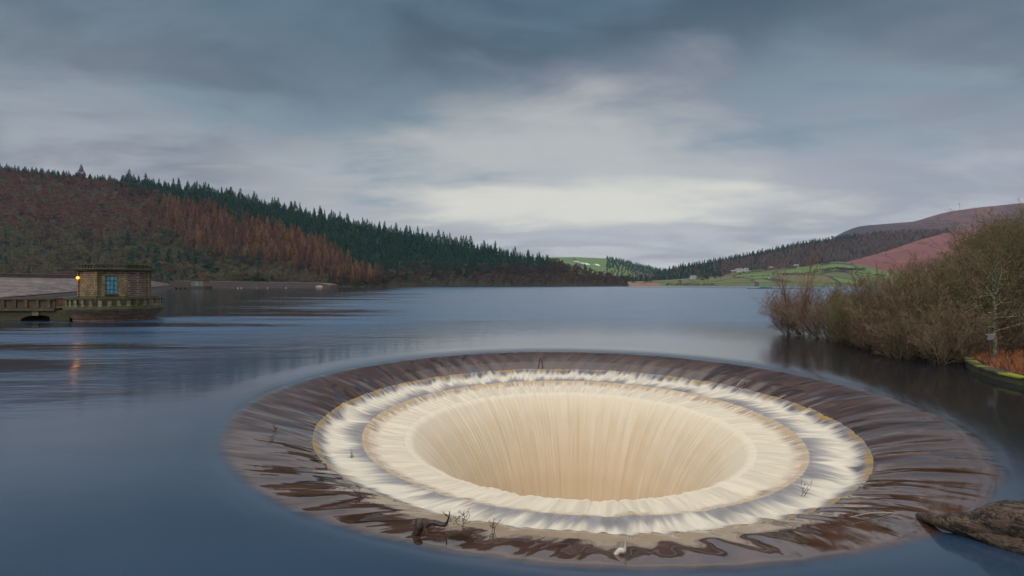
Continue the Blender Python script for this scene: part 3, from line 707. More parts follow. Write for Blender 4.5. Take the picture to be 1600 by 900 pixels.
# ---- dam embankment
m_pitch, t = mat('stone_pitching'); P = t.pos(); x, y, z = t.sep(P)
b_ = t.n('ShaderNodeTexBrick', Vector=t.comb(t.m('MULTIPLY', y, .5), t.m('MULTIPLY', z, 1.0), 0.0), Color1=(.20, .16, .145), Color2=(.145, .115, .11), Mortar=(.08, .06, .06), Scale=1.0)
b_.inputs['Brick Width'].default_value = .9; b_.inputs['Row Height'].default_value = .22; b_.inputs['Mortar Size'].default_value = .03
n = t.noise(t.vm('MULTIPLY', P, (.045, .07, 1.7)), 1.0, 7, .75); c = t.mix(t.ss(n, .48, .54), b_.outputs[0], (.075, .06, .065)); c = t.mix(t.m('MULTIPLY', t.ss(n, .44, .36), .8), c, (.26, .18, .11))
t.out(t.pbsdf(c, .9, t.bump(b_.outputs[1], -.4, .2)))
m_par = stone_mat('dam_parapet_stone', (.17, .105, .09), (.12, .075, .075), (.08, .06, .06), 3, .8, .1, lambda t: t.pos())
m_cap, t = mat('pale_coping'); n = t.noise(t.pos(), .5, 4); t.out(t.pbsdf(t.mix(n, (.22, .20, .20), (.34, .31, .31)), .85))
m_wet, t = mat('wet_dark_pitching'); n = t.noise(t.vm('MULTIPLY', t.pos(), (.3, .3, 3)), 1.0, 5, .6); t.out(t.pbsdf(t.mix(t.ss(n, .35, .65), (.030, .024, .026), (.065, .048, .042)), .95, Specular_IOR_Level=.2))
DM = link('dam', None); tag(DM, 'long stone faced dam embankment with red brown parapet running away behind the near tower', 'dam')
TOP = [pt(-260, 165, 421), pt(0, 213, 427), pt(125, 265, 430), pt(200, 360, 433.5), pt(236, 440, 436), pt(268, 560, 439.3)]
TB = [p_+Vector((0, 0, -1.75)) for p_ in TOP]
BOT = [pt(-260, 100, 479), pt(0, 140, 465), pt(125, 220, 454.8), pt(200, 320, 450.5), pt(236, 400, 448.3), pt(268, 540, 445.5)]
FOOT = [pt(-260, 92, z=-.5), pt(0, 133, z=-.5), pt(125, 205, z=-.5), pt(200, 300, z=-.5), pt(236, 380, z=-.5), pt(276, 520, z=-.5)]
def ruled(name, rows, m, parent, sub=6):
    vs = []; n = 0
    for rw in rows:
        pts = []
        for a, b2 in zip(rw[:-1], rw[1:]): pts += [a.lerp(b2, i/sub) for i in range(sub)]
        pts.append(rw[-1]); n = len(pts); vs += [tuple(q) for q in pts]
    fs = [(j*n+i, j*n+i+1, (j+1)*n+i+1, (j+1)*n+i) for j in range(len(rows)-1) for i in range(n-1)]
    me = bpy.data.meshes.new(name); me.from_pydata(vs, [], fs); me.materials.append(m)
    if sum(p_.normal.z for p_ in me.polygons) < 0: me.flip_normals()
    return link(name, me, parent)
def off(L, dx=0, dy=0, dz=0): return [q+Vector((dx, dy, dz)) for q in L]
ruled('parapet', [TB, TOP, off(TOP, -1.2), off(TB, -1.2)], m_par, DM)
ruled('coping', [off(TOP, .15, 0, 0), off(TOP, .15, 0, .22), off(TOP, -1.35, 0, .22), off(TOP, -1.35)], m_cap, DM)
ruled('stone_face', [BOT, TB], m_pitch, DM)
ruled('ledge', [off(BOT, .25, -.9, -.25), off(BOT, .25, -.9, .03), off(BOT, -.2, .6, .06)], m_cap, DM)
ruled('lower_face', [FOOT, off(BOT, .2, -.85, -.1)], m_wet, DM)
ruled('crest', [off(TOP, -1.2, 0, -1.0), off(TOP, -14, 0, -1.0), off(TOP, -60, 0, -25)], m_floor, DM)
b = MB()
for i in range(14):
    f = i/13; q = TOP[4].lerp(BOT[5], f)+Vector((0, -1, 0)); b.box(q+Vector((0, 0, .8)), (.35, .35, 1.6))
b.tube([TOP[4]+Vector((0, -1, 1.5)), BOT[5]+Vector((0, -1, 1.5))], .14, 4); b.build('handrail', m_iron, DM)
# shore wall beyond the dam
SW = link('shore_wall', None); tag(SW, 'low dark stone wall along the far left shore below the clearing', 'wall')
W0 = [pt(262, 520, z=-.5), pt(300, 545, z=-.5), pt(400, 575, z=-.5), pt(500, 610, z=-.5), pt(516, 612, z=-.5)]
W1 = [pt(262, 532, 439.5), pt(300, 557, 440.2), pt(400, 590, 441.3), pt(500, 628, 443.0), pt(516, 630, 446)]
ruled('wall_face', [W0, W1], m_wet, SW); ruled('wall_top', [off(W1, 0, -.4, 0), off(W1, 0, -.4, .35), off(W1, 0, 3, .35), off(W1, 0, 30, .8)], m_par, SW)
# buoys, boulder
m_or, t = mat('orange_paint'); t.out(t.pbsdf((.55, .12, .05), .5)); m_wh, t = mat('white_paint'); t.out(t.pbsdf((.6, .55, .5), .5))
def lump(r_, sc, seed, m, name, parent=None, loc=(0, 0, 0), sub=3, amp=.25):
    me = bpy.data.meshes.new(name); bm = bmesh.new(); bmesh.ops.create_icosphere(bm, subdivisions=sub, radius=r_)
    for v in bm.verts:
        k = 1+amp*mn.noise(v.co/r_*1.3+Vector((seed, 0, 0)))+amp*.4*mn.noise(v.co/r_*4+Vector((seed, 5, 0))); v.co *= k; v.co = Vector((v.co.x*sc[0], v.co.y*sc[1], v.co.z*sc[2]))
    bm.to_mesh(me); bm.free(); me.materials.append(m)
    for p_ in me.polygons: p_.use_smooth = True
    return link(name, me, parent, loc)
for px, Y, m_, lab in ((372, 500, m_wh, 'pale marker buoy, left one of the close pair off the shore wall'), (377, 505, m_wh, 'pale marker buoy, right one of the close pair off the shore wall'),
                       (401, 510, m_or, 'small orange marker buoy in the water off the shore wall'), (418, 520, m_wh, 'small pale marker buoy right of the orange one'), (447, 530, m_wh, 'small pale marker buoy farthest right off the shore wall')):
    B = link('buoy', None, loc=pt(px, Y, z=0), sc=.6); tag(B, lab, 'buoy', 'marker buoys off the shore wall')
    b = MB(); b.ring((0, 0, 0), [(0, -.5), (.7, -.3), (1.0, .2), (.75, .8), (.25, 1.3), (.15, 2.0), (0, 2.05)], 12); b.build('float', m_, B, True)
    b = MB(); b.box((0, 0, 2.4), (.5, .5, .7)); b.build('topmark', m_, B, bevel=.08)
m_rock, t = mat('pale_rock'); n = t.noise(t.obj(), .8, 5); t.out(t.pbsdf(t.mix(n, (.22, .18, .15), (.42, .36, .32)), .9, t.bump(n, .5, .3)))
tag(lump(3.6, (1.25, 1, .6), 3, m_rock, 'boulder', None, pt(499, 585, z=.8)), 'large pale boulder at the end of the shore wall', 'boulder')
# farm houses
m_white, t = mat('limewash'); t.out(t.pbsdf((.55, .55, .55), .8)); m_slate, t = mat('slate_roof'); n = t.noise(t.obj(), .8, 3); t.out(t.pbsdf(t.mix(n, (.16, .17, .20), (.26, .27, .31)), .6)); m_gst, t = mat('grey_house_stone'); t.out(t.pbsdf((.20, .18, .17), .85)); m_dk, t = mat('dark_window'); t.out(t.pbsdf((.02, .025, .03), .2))
def house(p, L, W, H, rz, m, lab):
    T = link('farmhouse', None, loc=p, rz=rz); tag(T, lab, 'house', 'farm buildings above the far pasture')
    b = MB(); b.box((0, 0, H/2-1), (L, W, H+2)); b.add([(-L/2, -W/2, H), (-L/2, W/2, H), (-L/2, 0, H+W*.38), (L/2, -W/2, H), (L/2, W/2, H), (L/2, 0, H+W*.38)], [(0, 1, 2), (3, 5, 4)]); b.build('wall', m, T)
    b = MB(); k = W*.38; 
    for s_ in (-1, 1): b.add([(-L/2-.4, s_*(W/2+.4), H-.2), (L/2+.4, s_*(W/2+.4), H-.2), (L/2+.4, 0, H+k+.15), (-L/2-.4, 0, H+k+.15), (-L/2-.4, s_*(W/2+.4), H+.1), (L/2+.4, s_*(W/2+.4), H+.1), (L/2+.4, 0, H+k+.4), (-L/2-.4, 0, H+k+.4)], [(0, 1, 2, 3), (4, 5, 6, 7), (0, 1, 5, 4), (0, 3, 7, 4), (1, 2, 6, 5)])
    rf = b.build('roof', m_slate, T); b = MB(); b.box((L/2-1, 0, H+k+.8), (1, 1.2, 1.8)); b.build('chimney', m_gst, rf)
    for k2 in range(max(2, int(L/4))):
        xx = -L/2+L*(k2+.5)/max(2, int(L/4))
        b = MB(); b.box((xx, -W/2-.02, H*.6), (1.3, .1, 1.5)); b.build('window', m_dk, T)
for px, tt, L, W, H, rz, m, lab in [(1084, .90, 20, 9, 5.5, .3, m_white, 'white farmhouse standing left of the farm group among trees'), (1146, .97, 14, 8, 6, -.2, m_gst, 'grey stone farmhouse at the left end of the farm group'),
        (1155, .98, 22, 9, 6.5, .1, m_white, 'long pale farmhouse in the middle of the farm group'), (1166, .97, 12, 8, 6, .4, m_white, 'pale barn at the right end of the farm group'), (1204, .93, 12, 8, 5, .2, m_gst, 'small grey cottage on its own above the pasture'),
        (1244, .94, 11, 8, 5, 0, m_white, 'small pale cottage behind the leaning birch tops'), (1203, .35, 7, 5, 3, .3, m_white, 'tiny white hut low in the pasture near the shore')]:
    p = surfF(px, tt); house(Vector(p), L, W, H, rz, m, lab)
# green work barge and floating boom
m_teal, t = mat('green_barge_paint'); n = t.noise(t.obj(), .6, 3); t.out(t.pbsdf(t.mix(n, (.01, .26, .18), (.02, .38, .27)), .5)); m_boom, t = mat('dark_boom'); t.out(t.pbsdf((.03, .028, .03), .6))
BG = link('work_barge', None, loc=pt(1196, 480, z=0)); tag(BG, 'small green barge moored by the floating boom on the far water', 'barge')
b = MB(); b.add([(-6, -2, -.4), (6, -2, -.4), (6.6, -2.2, .9), (-6.6, -2.2, .9), (-6, 2, -.4), (6, 2, -.4), (6.6, 2.2, .9), (-6.6, 2.2, .9)], [(0, 1, 2, 3), (4, 5, 6, 7), (0, 1, 5, 4), (3, 2, 6, 7), (0, 3, 7, 4), (1, 2, 6, 5)]); b.build('hull', m_teal, BG)
b = MB(); b.box((-1.5, 0, 1.5), (5.5, 3, 1.3)); b.build('cabin', m_teal, BG, bevel=.1)
b = MB(); b.box((4, 0, 1.25), (2, 2.6, .8)); b.build('hatch', m_teal, BG)
b = MB(); b.box((0, 0, .92), (12.6, 4.5, .08)); b.build('deck', m_boom, BG)
b = MB(); b.tube([pt(1168, 470, z=.1), pt(1190, 470, z=.1), pt(1268, 462, z=.1)], .45, 6); tag(b.build('pontoon', m_boom), 'dark floating pontoon boom in front of the green barge', 'boom')
b = MB(); b.tube([pt(978, 690, z=.05), pt(1080, 660, z=.05), pt(1172, 560, z=.05)], .35, 6); tag(b.build('floating_boom', m_boom), 'thin dark boom line stretched across the far water', 'boom')

# ================================================================== RIGHT BANK
m_bank = ground_mat('leaf_litter_bank', (.05, .03, .02), (.08, .045, .025), (.06, .06, .02), .4)
edge = [(26, -30), (25, -8), (23.2, 6), (22.2, 14), (21.5, 20.4), (22.3, 23.2), (24.0, 25.8), (27, 28.5), (30, 33), (34, 41), (38, 50), (46, 66), (64, 95), (110, 150), (220, 260)]
def smooth_line(L, n=10):
    L = [Vector((*a, 0)) for a in L]; out = []
    for i in range(len(L)-1):
        a, b, c, d_ = L[max(i-1, 0)], L[i], L[i+1], L[min(i+2, len(L)-1)]
        for k in range(n):
            s_ = k/n; out.append(.5*((2*b)+(c-a)*s_+(2*a-5*b+4*c-d_)*s_*s_+(3*b-a-3*c+d_)*s_**3))
    return out+[L[-1]]
EL = smooth_line(edge)
vs = []; fs = []; offs = [0, .3, 1, 3, 7, 14, 30, 60, 140]
for i, q in enumerate(EL):
    for k, o_ in enumerate(offs):
        z = -.6 if k == 0 else .36+.035*o_+.12*mn.noise(Vector((q.x+o_, q.y, 1)))
        vs.append((q.x+o_, q.y+o_*.02, z))
n = len(offs)
fs = [(i*n+k, i*n+k+1, (i+1)*n+k+1, (i+1)*n+k) for i in range(len(EL)-1) for k in range(n-1)]
b = MB(); b.add(vs, fs); tag(b.build('bank', m_bank, smooth=True), 'low leaf covered bank on the right of the water', kind='structure')
m_kerb = stone_mat('mossy_kerb_stone', (.10, .085, .06), (.07, .06, .045), (.03, .03, .02), 1.4, .4, .6)
m_kmoss, t = mat('bright_moss'); n = t.noise(t.pos(), 1.1, 4); t.out(t.pbsdf(t.mix(t.ss(n, .47, .6), (.055, .045, .03), (.20, .23, .012)), .95, t.bump(t.noise(t.pos(), 30, 3), .6, .03)))
KB = link('stone_edging', None); tag(KB, 'curved stone edging with bright yellow green moss along the right bank', 'kerb')
def edge_band(pts, x0, x1, z0, z1, name, m, par):
    vs = []
    for q in pts:
        j = .03*mn.noise(Vector((q.x*2, q.y*2, 0)))
        vs += [(q.x+x0+j, q.y, z0), (q.x+x0+.02+j, q.y, z1+j), (q.x+x1, q.y, z1+.01+j), (q.x+x1, q.y, z0)]
    fs = [(i*4+k, i*4+(k+1) % 4, i*4+4+(k+1) % 4, i*4+4+k) for i in range(len(pts)-1) for k in range(4)]
    b = MB(); b.add(vs, fs); return b.build(name, m, par)
EK = [q for q in EL if -2 < q.y < 27]
edge_band(EK, -.12, .35, -.8, .30, 'kerb_course', m_kerb, KB); edge_band(EK, -.15, .40, .302, .37, 'moss_cap', m_kmoss, KB)
# ---- bushes and trees with real stems and twigs
def branchy(seed, nst, H, spread, lvl, nsub, lean=(0, 0), rad=.035, curve=.26, upr=.6, start=.25, tw=.006):
    g = random.Random(seed); big = []; small = []
    def grow(p, d_, L, r_, depth):
        n_ = 4 if depth == 0 else 3; pts = [p.copy()]; rr = [r_]; q = p.copy(); dd = d_.copy()
        for i in range(n_):
            dd = (dd+Vector((g.gauss(0, curve*.35), g.gauss(0, curve*.35), g.gauss(.05, curve*.2)))).normalized(); q = q+dd*L/n_; pts.append(q.copy()); rr.append(max(tw, r_*(1-(i+1)/n_*.8)))
        (big if depth == 0 else small).append((pts, rr, 5 if depth == 0 else 3))
        if depth < lvl:
            for k in range(nsub[depth]):
                f = g.uniform(start, 1.0); i = min(int(f*n_), n_-1); a = pts[i].lerp(pts[i+1], f*n_-i)
                ax = (pts[i+1]-pts[i]).normalized(); sd_ = ax.cross(Vector((g.gauss(0, 1), g.gauss(0, 1), g.gauss(0, 1)))).normalized()
                nd = (ax*upr+sd_*(1-upr)*1.5+Vector((0, 0, .12))).normalized(); grow(a, nd, L*g.uniform(.30, .52)*(1.15-f*.5), rr[i]*.55, depth+1)
    for s_ in range(nst):
        a = g.uniform(0, 6.283); sp = spread*g.uniform(.2, 1)
        d_ = Vector((math.cos(a)*sp+lean[0], math.sin(a)*sp+lean[1], 1)).normalized()
        grow(Vector((math.cos(a)*.25*g.random()*nst**.5*.5, math.sin(a)*.25*g.random()*nst**.5*.5, -.4)), d_, H*g.uniform(.65, 1.08), rad*g.uniform(.6, 1.1), 0)
    return big, small
def tubes_np(L):
    V = []; Q = []; b = 0
    for pts, rr, n_ in L:
        m_ = len(pts)
        P_ = np.array([tuple(q) for q in pts]); tg = np.gradient(P_, axis=0); tg /= np.linalg.norm(tg, axis=1)[:, None]+1e-9
        a = np.cross(tg, np.array([.3, .2, .93])); a /= np.linalg.norm(a, axis=1)[:, None]+1e-9; c = np.cross(tg, a)
        an = 2*math.pi*np.arange(n_)/n_
        ring = P_[:, None]+(a[:, None]*np.cos(an)[None, :, None]+c[:, None]*np.sin(an)[None, :, None])*np.array(rr)[:, None, None]
        V.append(ring.reshape(-1, 3)); i = np.arange(m_-1)[:, None]*n_; k = np.arange(n_)[None]; k2 = (k+1) % n_
        Q.append((np.stack([i+k, i+k2, i+n_+k2, i+n_+k], -1)+b).reshape(-1, 4)); b += m_*n_
    return np.concatenate(V), np.concatenate(Q)
def twig_mat(name, c1, c2, c3, gb=.0):
    m, t = mat(name); f = t.rand(); n = t.noise(t.pos(), .35, 3, .6)
    n3 = t.noise(t.obj(), 1.7, 3)
    c = t.mix(t.ss(n, .38, .62), c1, c2); c = t.mix(t.m('MULTIPLY', t.ss(f, .5, 1.0), .7), c, c3); c = t.mix(t.m('MULTIPLY', t.ss(n3, .55, .75), .6), c, (.29, .23, .15))
    t.out(t.pbsdf(c, .85, Specular_IOR_Level=.25)); return m
m_stem = twig_mat('bush_stem_bark', (.085, .065, .045), (.060, .045, .035), (.10, .085, .06))
m_twig = twig_mat('bush_twigs', (.215, .150, .092), (.155, .112, .062), (.235, .150, .105))
m_twig2 = twig_mat('olive_twigs', (.150, .125, .062), (.115, .098, .046), (.185, .13, .075))
m_redtw = twig_mat('russet_twigs', (.23, .11, .075), (.19, .095, .075), (.26, .13, .08))
def bush_proto(seed, mt, **kw):
    big, small = branchy(seed, **kw)
    V, Q = tubes_np(big); A = mesh_np('stems', V, Q, m_stem, smooth=True)
    V, Q = tubes_np(small); B = mesh_np('twigs', V, Q, mt)
    return A, B
BP = [bush_proto(50+i, (m_twig if i % 2 == 0 else m_twig2), nst=15, H=4.2, spread=.75, lvl=3, nsub=(12, 5, 3), rad=.035, tw=.0068, start=.12) for i in range(5)]
LEAN = [bush_proto(70+i, m_redtw if i == 0 else m_twig, nst=11, H=4.2, spread=.55, lvl=3, nsub=(11, 6, 3), lean=(-.75, -.1), rad=.035, tw=.0055, start=.2) for i in range(2)]
TREEP = [bush_proto(90+i, m_twig if i != 1 else m_twig2, nst=3, H=7.6, spread=.22, lvl=3, nsub=(26, 9, 5), rad=.07, tw=.006, start=.22, upr=.55) for i in range(3)]
def put(protos, i, name, x, y, z, rz, sc, lab, grp, cat):
    A, B = protos[i % len(protos)]; T = link(name, None, loc=(x, y, z), rz=rz, sc=sc); link('stems', A, T); link('twigs', B, T)
    if sc is not None: pass
    return tag(T, lab, cat, grp)
rnd = random.Random(21); nb_ = 0
def gy(px, Y): return ((px-800)/F*Y, Y)
LL = {}
for (px, Y, s_, pr) in [(1232, 42.0, .78, 0), (1244, 44.5, .85, 0), (1262, 40.5, 1.05, 1), (1276, 43.5, 1.05, 0), (1290, 38.5, 1.0, 1), (1312, 40.5, 1.1, 1)]:
    x, y = gy(px, Y)
    lab = {1232: 'russet leaning willow bush at the left tip of the flooded thicket', 1262: 'brown leaning willow bush second from the left tip of the thicket', 1290: 'brown leaning willow bush third from the left tip of the thicket',
           1244: 'russet willow bush just behind the left tip of the thicket', 1276: 'russet willow bush behind the second bush from the thicket tip', 1312: 'large brown leaning willow bush where the dense thicket begins'}[px]
    put(LEAN, pr, 'willow_bush', x, y, 0, rnd.uniform(-.3, .3), s_, lab, None, 'bush')
front = []
for i in range(60):                         # flooded front edge and the mass behind it
    front.append(None)
placed = []
def try_bush(px, Y, s_, kind):
    global nb_
    x, y = gy(px, Y)
    for (a, b2) in placed:
        if (a-x)**2+(b2-y)**2 < 1.3**2: return False
    placed.append((x, y)); d_ = min((math.hypot(q.x-x, q.y-y) for q in EL)); z = 0
    on = x > np.interp(y, [q.y for q in EL], [q.x for q in EL]); z = .5 if on else -.05
    if kind == 'b':
        put(BP, rnd.randrange(5), 'willow_bush', x, y, z, rnd.uniform(0, 6.28), s_, 'leafless brown willow bush in the tangled thicket at right', 'willow bushes of the right thicket', 'bush')
    else:
        put(TREEP, rnd.randrange(3), 'alder_sapling', x, y, z, rnd.uniform(0, 6.28), s_, 'tall leafless brown tree rising from the back of the right thicket', 'tall trees in the right thicket', 'tree')
    nb_ += 1; return True
# front line of the thicket, px -> distance of its foot
FR = ([1300, 1340, 1400, 1450, 1490, 1510, 1600, 1700], [36.5, 32.5, 28.3, 26.3, 25.6, 27.0, 27.5, 27])
for px in np.arange(1335, 1720, 14.0):
    Y = np.interp(px, *FR); try_bush(px+rnd.uniform(-4, 4), Y+rnd.uniform(0, .8), rnd.uniform(.55, .75) if px > 1350 else rnd.uniform(.7, .95), 'b')
for _ in range(800):
    if nb_ > 88: break
    px = rnd.uniform(1320, 1780); Y = np.interp(px, *FR)+rnd.uniform(1.5, 16)
    # silhouette of the thicket: wanted top row at this column
    top = np.interp(px, [1280, 1330, 1380, 1440, 1500, 1540, 1600, 1800], [458, 446, 432, 416, 400, 382, 358, 340])
    hz = EYE+(V0-top)/F*Y
    s_ = hz/4.3*rnd.uniform(.78, 1.0)
    if s_ < 1.45: try_bush(px, Y, min(max(s_, .7), 1.45), 'b')
    else: try_bush(px, Y, hz/7.6*rnd.uniform(.8, 1.0), 't')
for _ in range(400):
    if nb_ > 118: break
    px = rnd.uniform(1430, 1760); Y = np.interp(px, *FR)+rnd.uniform(3, 18)
    top = np.interp(px, [1280, 1330, 1380, 1440, 1500, 1540, 1600, 1800], [458, 446, 430, 414, 396, 372, 354, 340])
    try_bush(px, Y, (EYE+(V0-top)/F*Y)/7.6*rnd.uniform(.75, 1.02), 't')
print('bushes', nb_)
# two slim birches at the left end of the thicket, tops blurred russet
SB = bush_proto(120, m_redtw, nst=1, H=6.6, spread=.05, lvl=2, nsub=(34, 6), rad=.055, tw=.006, start=.3, upr=.72, curve=.14)
x, y = gy(1257, 39.5); T = link('birch_tree', None, loc=(x, y, 0), sc=(.8, .8, 1.02)); link('trunk', SB[0], T); link('crown', SB[1], T); tag(T, 'taller slim birch with russet twigs rising above the left end of the thicket', 'tree')
x, y = gy(1231, 40.5); T = link('birch_tree', None, loc=(x, y, 0), rz=2, sc=(.95, .95, .86)); link('trunk', SB[0], T); link('crown', SB[1], T); tag(T, 'shorter slim birch with russet twigs at the left end of the thicket', 'tree')
# lichen-covered tree on the bank
m_lich, t = mat('lichen_bark'); P = t.obj(); n = t.noise(t.vm('MULTIPLY', P, (1, 1, 2)), 9, 4, .6); n2 = t.noise(P, 3, 3)
c = t.mix(t.ss(n, .42, .56), (.035, .028, .02), (.20, .20, .125)); c = t.mix(t.m('MULTIPLY', t.ss(n2, .5, .7), .5), c, (.22, .20, .03)); t.out(t.pbsdf(c, .9, t.bump(n, .5, .01)))
x, y = gy(1554, 25.0)
LTt = link('lichened_tree', None, loc=(x, y, .55)); tag(LTt, 'small bare tree with pale lichen on crooked branches on the right bank', 'tree')
g = random.Random(5)
tr = [((0, 0, -.3), (.03, 0, .8), (-.02, .05, 1.6), (.04, 0, 2.4), (.0, .1, 3.3), (.1, 0, 4.2), (.05, 0, 5.0))]
trr = [.10, .085, .075, .065, .05, .03, .015]
V, Q = tubes_np([([Vector(p_) for p_ in tr[0]], trr, 8)]); link('trunk', mesh_np('trunk', V, Q, m_lich, smooth=True), LTt)
lim = []
def crook(p, d_, L, r_, dep):
    n_ = 6; pts = [p.copy()]; q = p.copy(); dd = d_.copy(); rr = [r_]
    for i in range(n_):
        dd = (dd+Vector((g.gauss(0, .33), g.gauss(0, .33), g.gauss(.07, .26)))).normalized(); q = q+dd*L/n_; pts.append(q.copy()); rr.append(max(.007, r_*(1-(i+1)/n_*.75)))
    lim.append((pts, rr, 5))
    if dep < 3:
        for k in range((4, 3, 2)[dep]):
            i = g.randrange(1, n_+1); ax = (pts[i]-pts[i-1]).normalized(); sd_ = ax.cross(Vector((g.gauss(0, 1), g.gauss(0, 1), g.gauss(0, 1)))).normalized()
            crook(pts[i], (ax*.5+sd_).normalized(), L*g.uniform(.35, .55), max(.008, rr[i]*.7), dep+1)
for (z, ax_, ay, az, L) in [(1.45, -1, -.2, .35, 1.9), (2.0, 1, -.3, .2, 2.2), (2.2, -.7, -.6, .8, 2.0), (2.6, .6, -.5, .5, 2.0), (2.9, -1, .1, .9, 1.9), (3.2, .8, .3, 1, 1.7), (3.6, -.4, -.4, 1.2, 1.5), (1.3, .9, -.2, .1, 1.5), (1.2, -1, -.4, .0, 1.5)]:
    crook(Vector((0, 0, z)), Vector((ax_, ay, az)).normalized(), L, .038, 0)
V, Q = tubes_np(lim); link('branches', mesh_np('branches', V, Q, m_lich, smooth=True), LTt)
# grey sign
m_sign, t = mat('weathered_grey_metal'); n = t.noise(t.obj(), 8, 4); t.out(t.pbsdf(t.mix(n, (.22, .24, .27), (.34, .36, .40)), .6))
x, y = gy(1547, 24.4); SG = link('notice_board', None, loc=(x, y, .5), rz=.25); tag(SG, 'weathered grey board on a thin post beside the lichened tree trunk', 'sign')
b = MB(); b.tube([(0, 0, -.2), (.01, 0, 1.25)], .025, 8); b.build('post', m_stem, SG)
b = MB(); b.box((0, -.04, 1.13), (.44, .03, .26), M=Matrix.Rotation(.2, 3, 'X')); b.build('panel', m_sign, SG, bevel=.01)
b = MB(); b.box((0, -.02, 1.27), (.5, .12, .03)); b.build('hood', m_sign, SG)
# dead bracken on the bank
m_fern, t = mat('dead_bracken'); n = t.noise(t.pos(), 1.6, 3); t.out(t.pbsdf(t.mix(t.ss(n, .35, .65), (.38, .14, .055), (.17, .065, .035)), .9))
g = np.random.default_rng(3); N = 9000; V = []; T3 = []
ey = np.array([q.y for q in EL]); ex = np.array([q.x for q in EL])
yy = g.uniform(2, 27.5, N); xx = np.interp(yy, ey, ex)+.45+np.abs(g.normal(0, 1.6, N))
zz = .34+.035*(xx-np.interp(yy, ey, ex)); a = g.uniform(0, 6.28, N); L = g.uniform(.12, .42, N); le = g.normal(0, .16, (N, 2))
p0 = np.stack([xx, yy, zz], -1); w_ = np.stack([np.cos(a), np.sin(a), g.normal(0, .5, N)], -1)*g.uniform(.01, .028, N)[:, None]
p1 = p0+np.stack([le[:, 0], le[:, 1], L], -1)
V = np.concatenate([p0-w_, p0+w_, p1+w_*1.5]); i = np.arange(N)
tag(link('bracken', mesh_np('bracken', V, np.stack([i, i+N, i+2*N], -1), m_fern)), 'orange dead bracken covering the right bank behind the moss edge', 'bracken', kind='stuff')

# ================================================================== DRIFTWOOD
m_log, t = mat('weathered_log'); P = t.obj()
P = t.n('ShaderNodeVectorRotate', dict(rotation_type='Z_AXIS'), Vector=P, Angle=.45).outputs[0]
n = t.noise(t.vm('MULTIPLY', P, (1.0, 5, 7)), 1.3, 7, .65, .5); n2 = t.noise(P, 18, 5, .65); v = t.n('ShaderNodeTexVoronoi', dict(feature='DISTANCE_TO_EDGE'), Vector=t.vm('MULTIPLY', P, (2.2, 6, 6)), Scale=1.6)
c = t.mix(t.ss(n, .42, .58), (.030, .020, .015), (.15, .095, .066)); c = t.mix(t.m('MULTIPLY', t.ss(n2, .48, .62), .7), c, (.23, .17, .12)); c = t.mix(t.m('MULTIPLY', t.ss(n, .36, .30), .8), c, (.025, .018, .014))
t.out(t.pbsdf(c, .85, t.bump(t.m('ADD', t.m('ADD', n, t.m('MULTIPLY', n2, .5)), t.m('MULTIPLY', n, .6)), 1.0, .12)))
def rough_tube(pts, rr, n_, seed, amp, sub=8):
    P_ = []; Rr = []
    for i in range(len(pts)-1):
        for k in range(sub):
            f = k/sub; a = [Vector(pts[j]) for j in (max(i-1, 0), i, i+1, min(i+2, len(pts)-1))]; s_ = f
            P_.append(.5*((2*a[1])+(a[2]-a[0])*s_+(2*a[0]-5*a[1]+4*a[2]-a[3])*s_*s_+(3*a[1]-a[0]-3*a[2]+a[3])*s_**3)); Rr.append(rr[i]*(1-f)+rr[i+1]*f)
    P_.append(Vector(pts[-1])); Rr.append(rr[-1])
    V, Q = tubes_np([(P_, Rr, n_)]); C0 = np.repeat(np.array([tuple(q) for q in P_]), n_, 0)
    for i in range(len(V)):
        d_ = V[i]-C0[i]; k = 1+amp*mn.noise(Vector(V[i])*1.8+Vector((seed, 0, 0)))+amp*.5*mn.noise(Vector(V[i]*5)+Vector((seed, 3, 0))); V[i] = C0[i]+d_*k
    m_ = len(P_); cap = [np.concatenate([[(m_-1)*n_+j for j in range(n_)]])]
    return V, Q
LG = link('fallen_tree', None); tag(LG, 'thick weathered tree trunk lying at the spillway lip, bottom right', 'log')
V, Q = rough_tube([hit(1436, 806)+Vector((0, 0, .0)), Vector((7.62, 8.75, .04)), Vector((7.9, 8.4, .17)), Vector((8.35, 8.05, .36)), Vector((9.1, 7.7, .62)), Vector((10.6, 7.0, 1.0)), Vector((12.5, 6.4, 1.3))], [.06, .12, .22, .31, .36, .40, .45], 28, 1, .35, 10)
link('trunk', mesh_np('trunk', V, Q, m_log, smooth=True), LG)
V, Q = rough_tube([Vector((7.75, 8.42, .02)), Vector((8.1, 7.95, .06)), Vector((8.7, 7.55, .12)), Vector((9.6, 7.2, .25)), Vector((11, 6.8, .4))], [.03, .12, .2, .26, .3], 22, 5, .45, 8)
link('limb', mesh_np('limb', V, Q, m_log, smooth=True), LG)
m_dark, t = mat('dark_wet_wood'); n = t.noise(t.obj(), 12, 5); t.out(t.pbsdf(t.mix(n, (.018, .012, .010), (.06, .04, .03)), .45, t.bump(n, .6, .02)))
m_pale, t = mat('pale_driftwood'); n = t.noise(t.obj(), 12, 5); t.out(t.pbsdf(t.mix(n, (.5, .45, .38), (.7, .65, .58)), .8, t.bump(n, .5, .02)))
m_drift, t = mat('grey_tan_driftwood'); n = t.noise(t.obj(), 12, 5); t.out(t.pbsdf(t.mix(n, (.26, .21, .16), (.44, .37, .29)), .7, t.bump(n, .5, .02)))
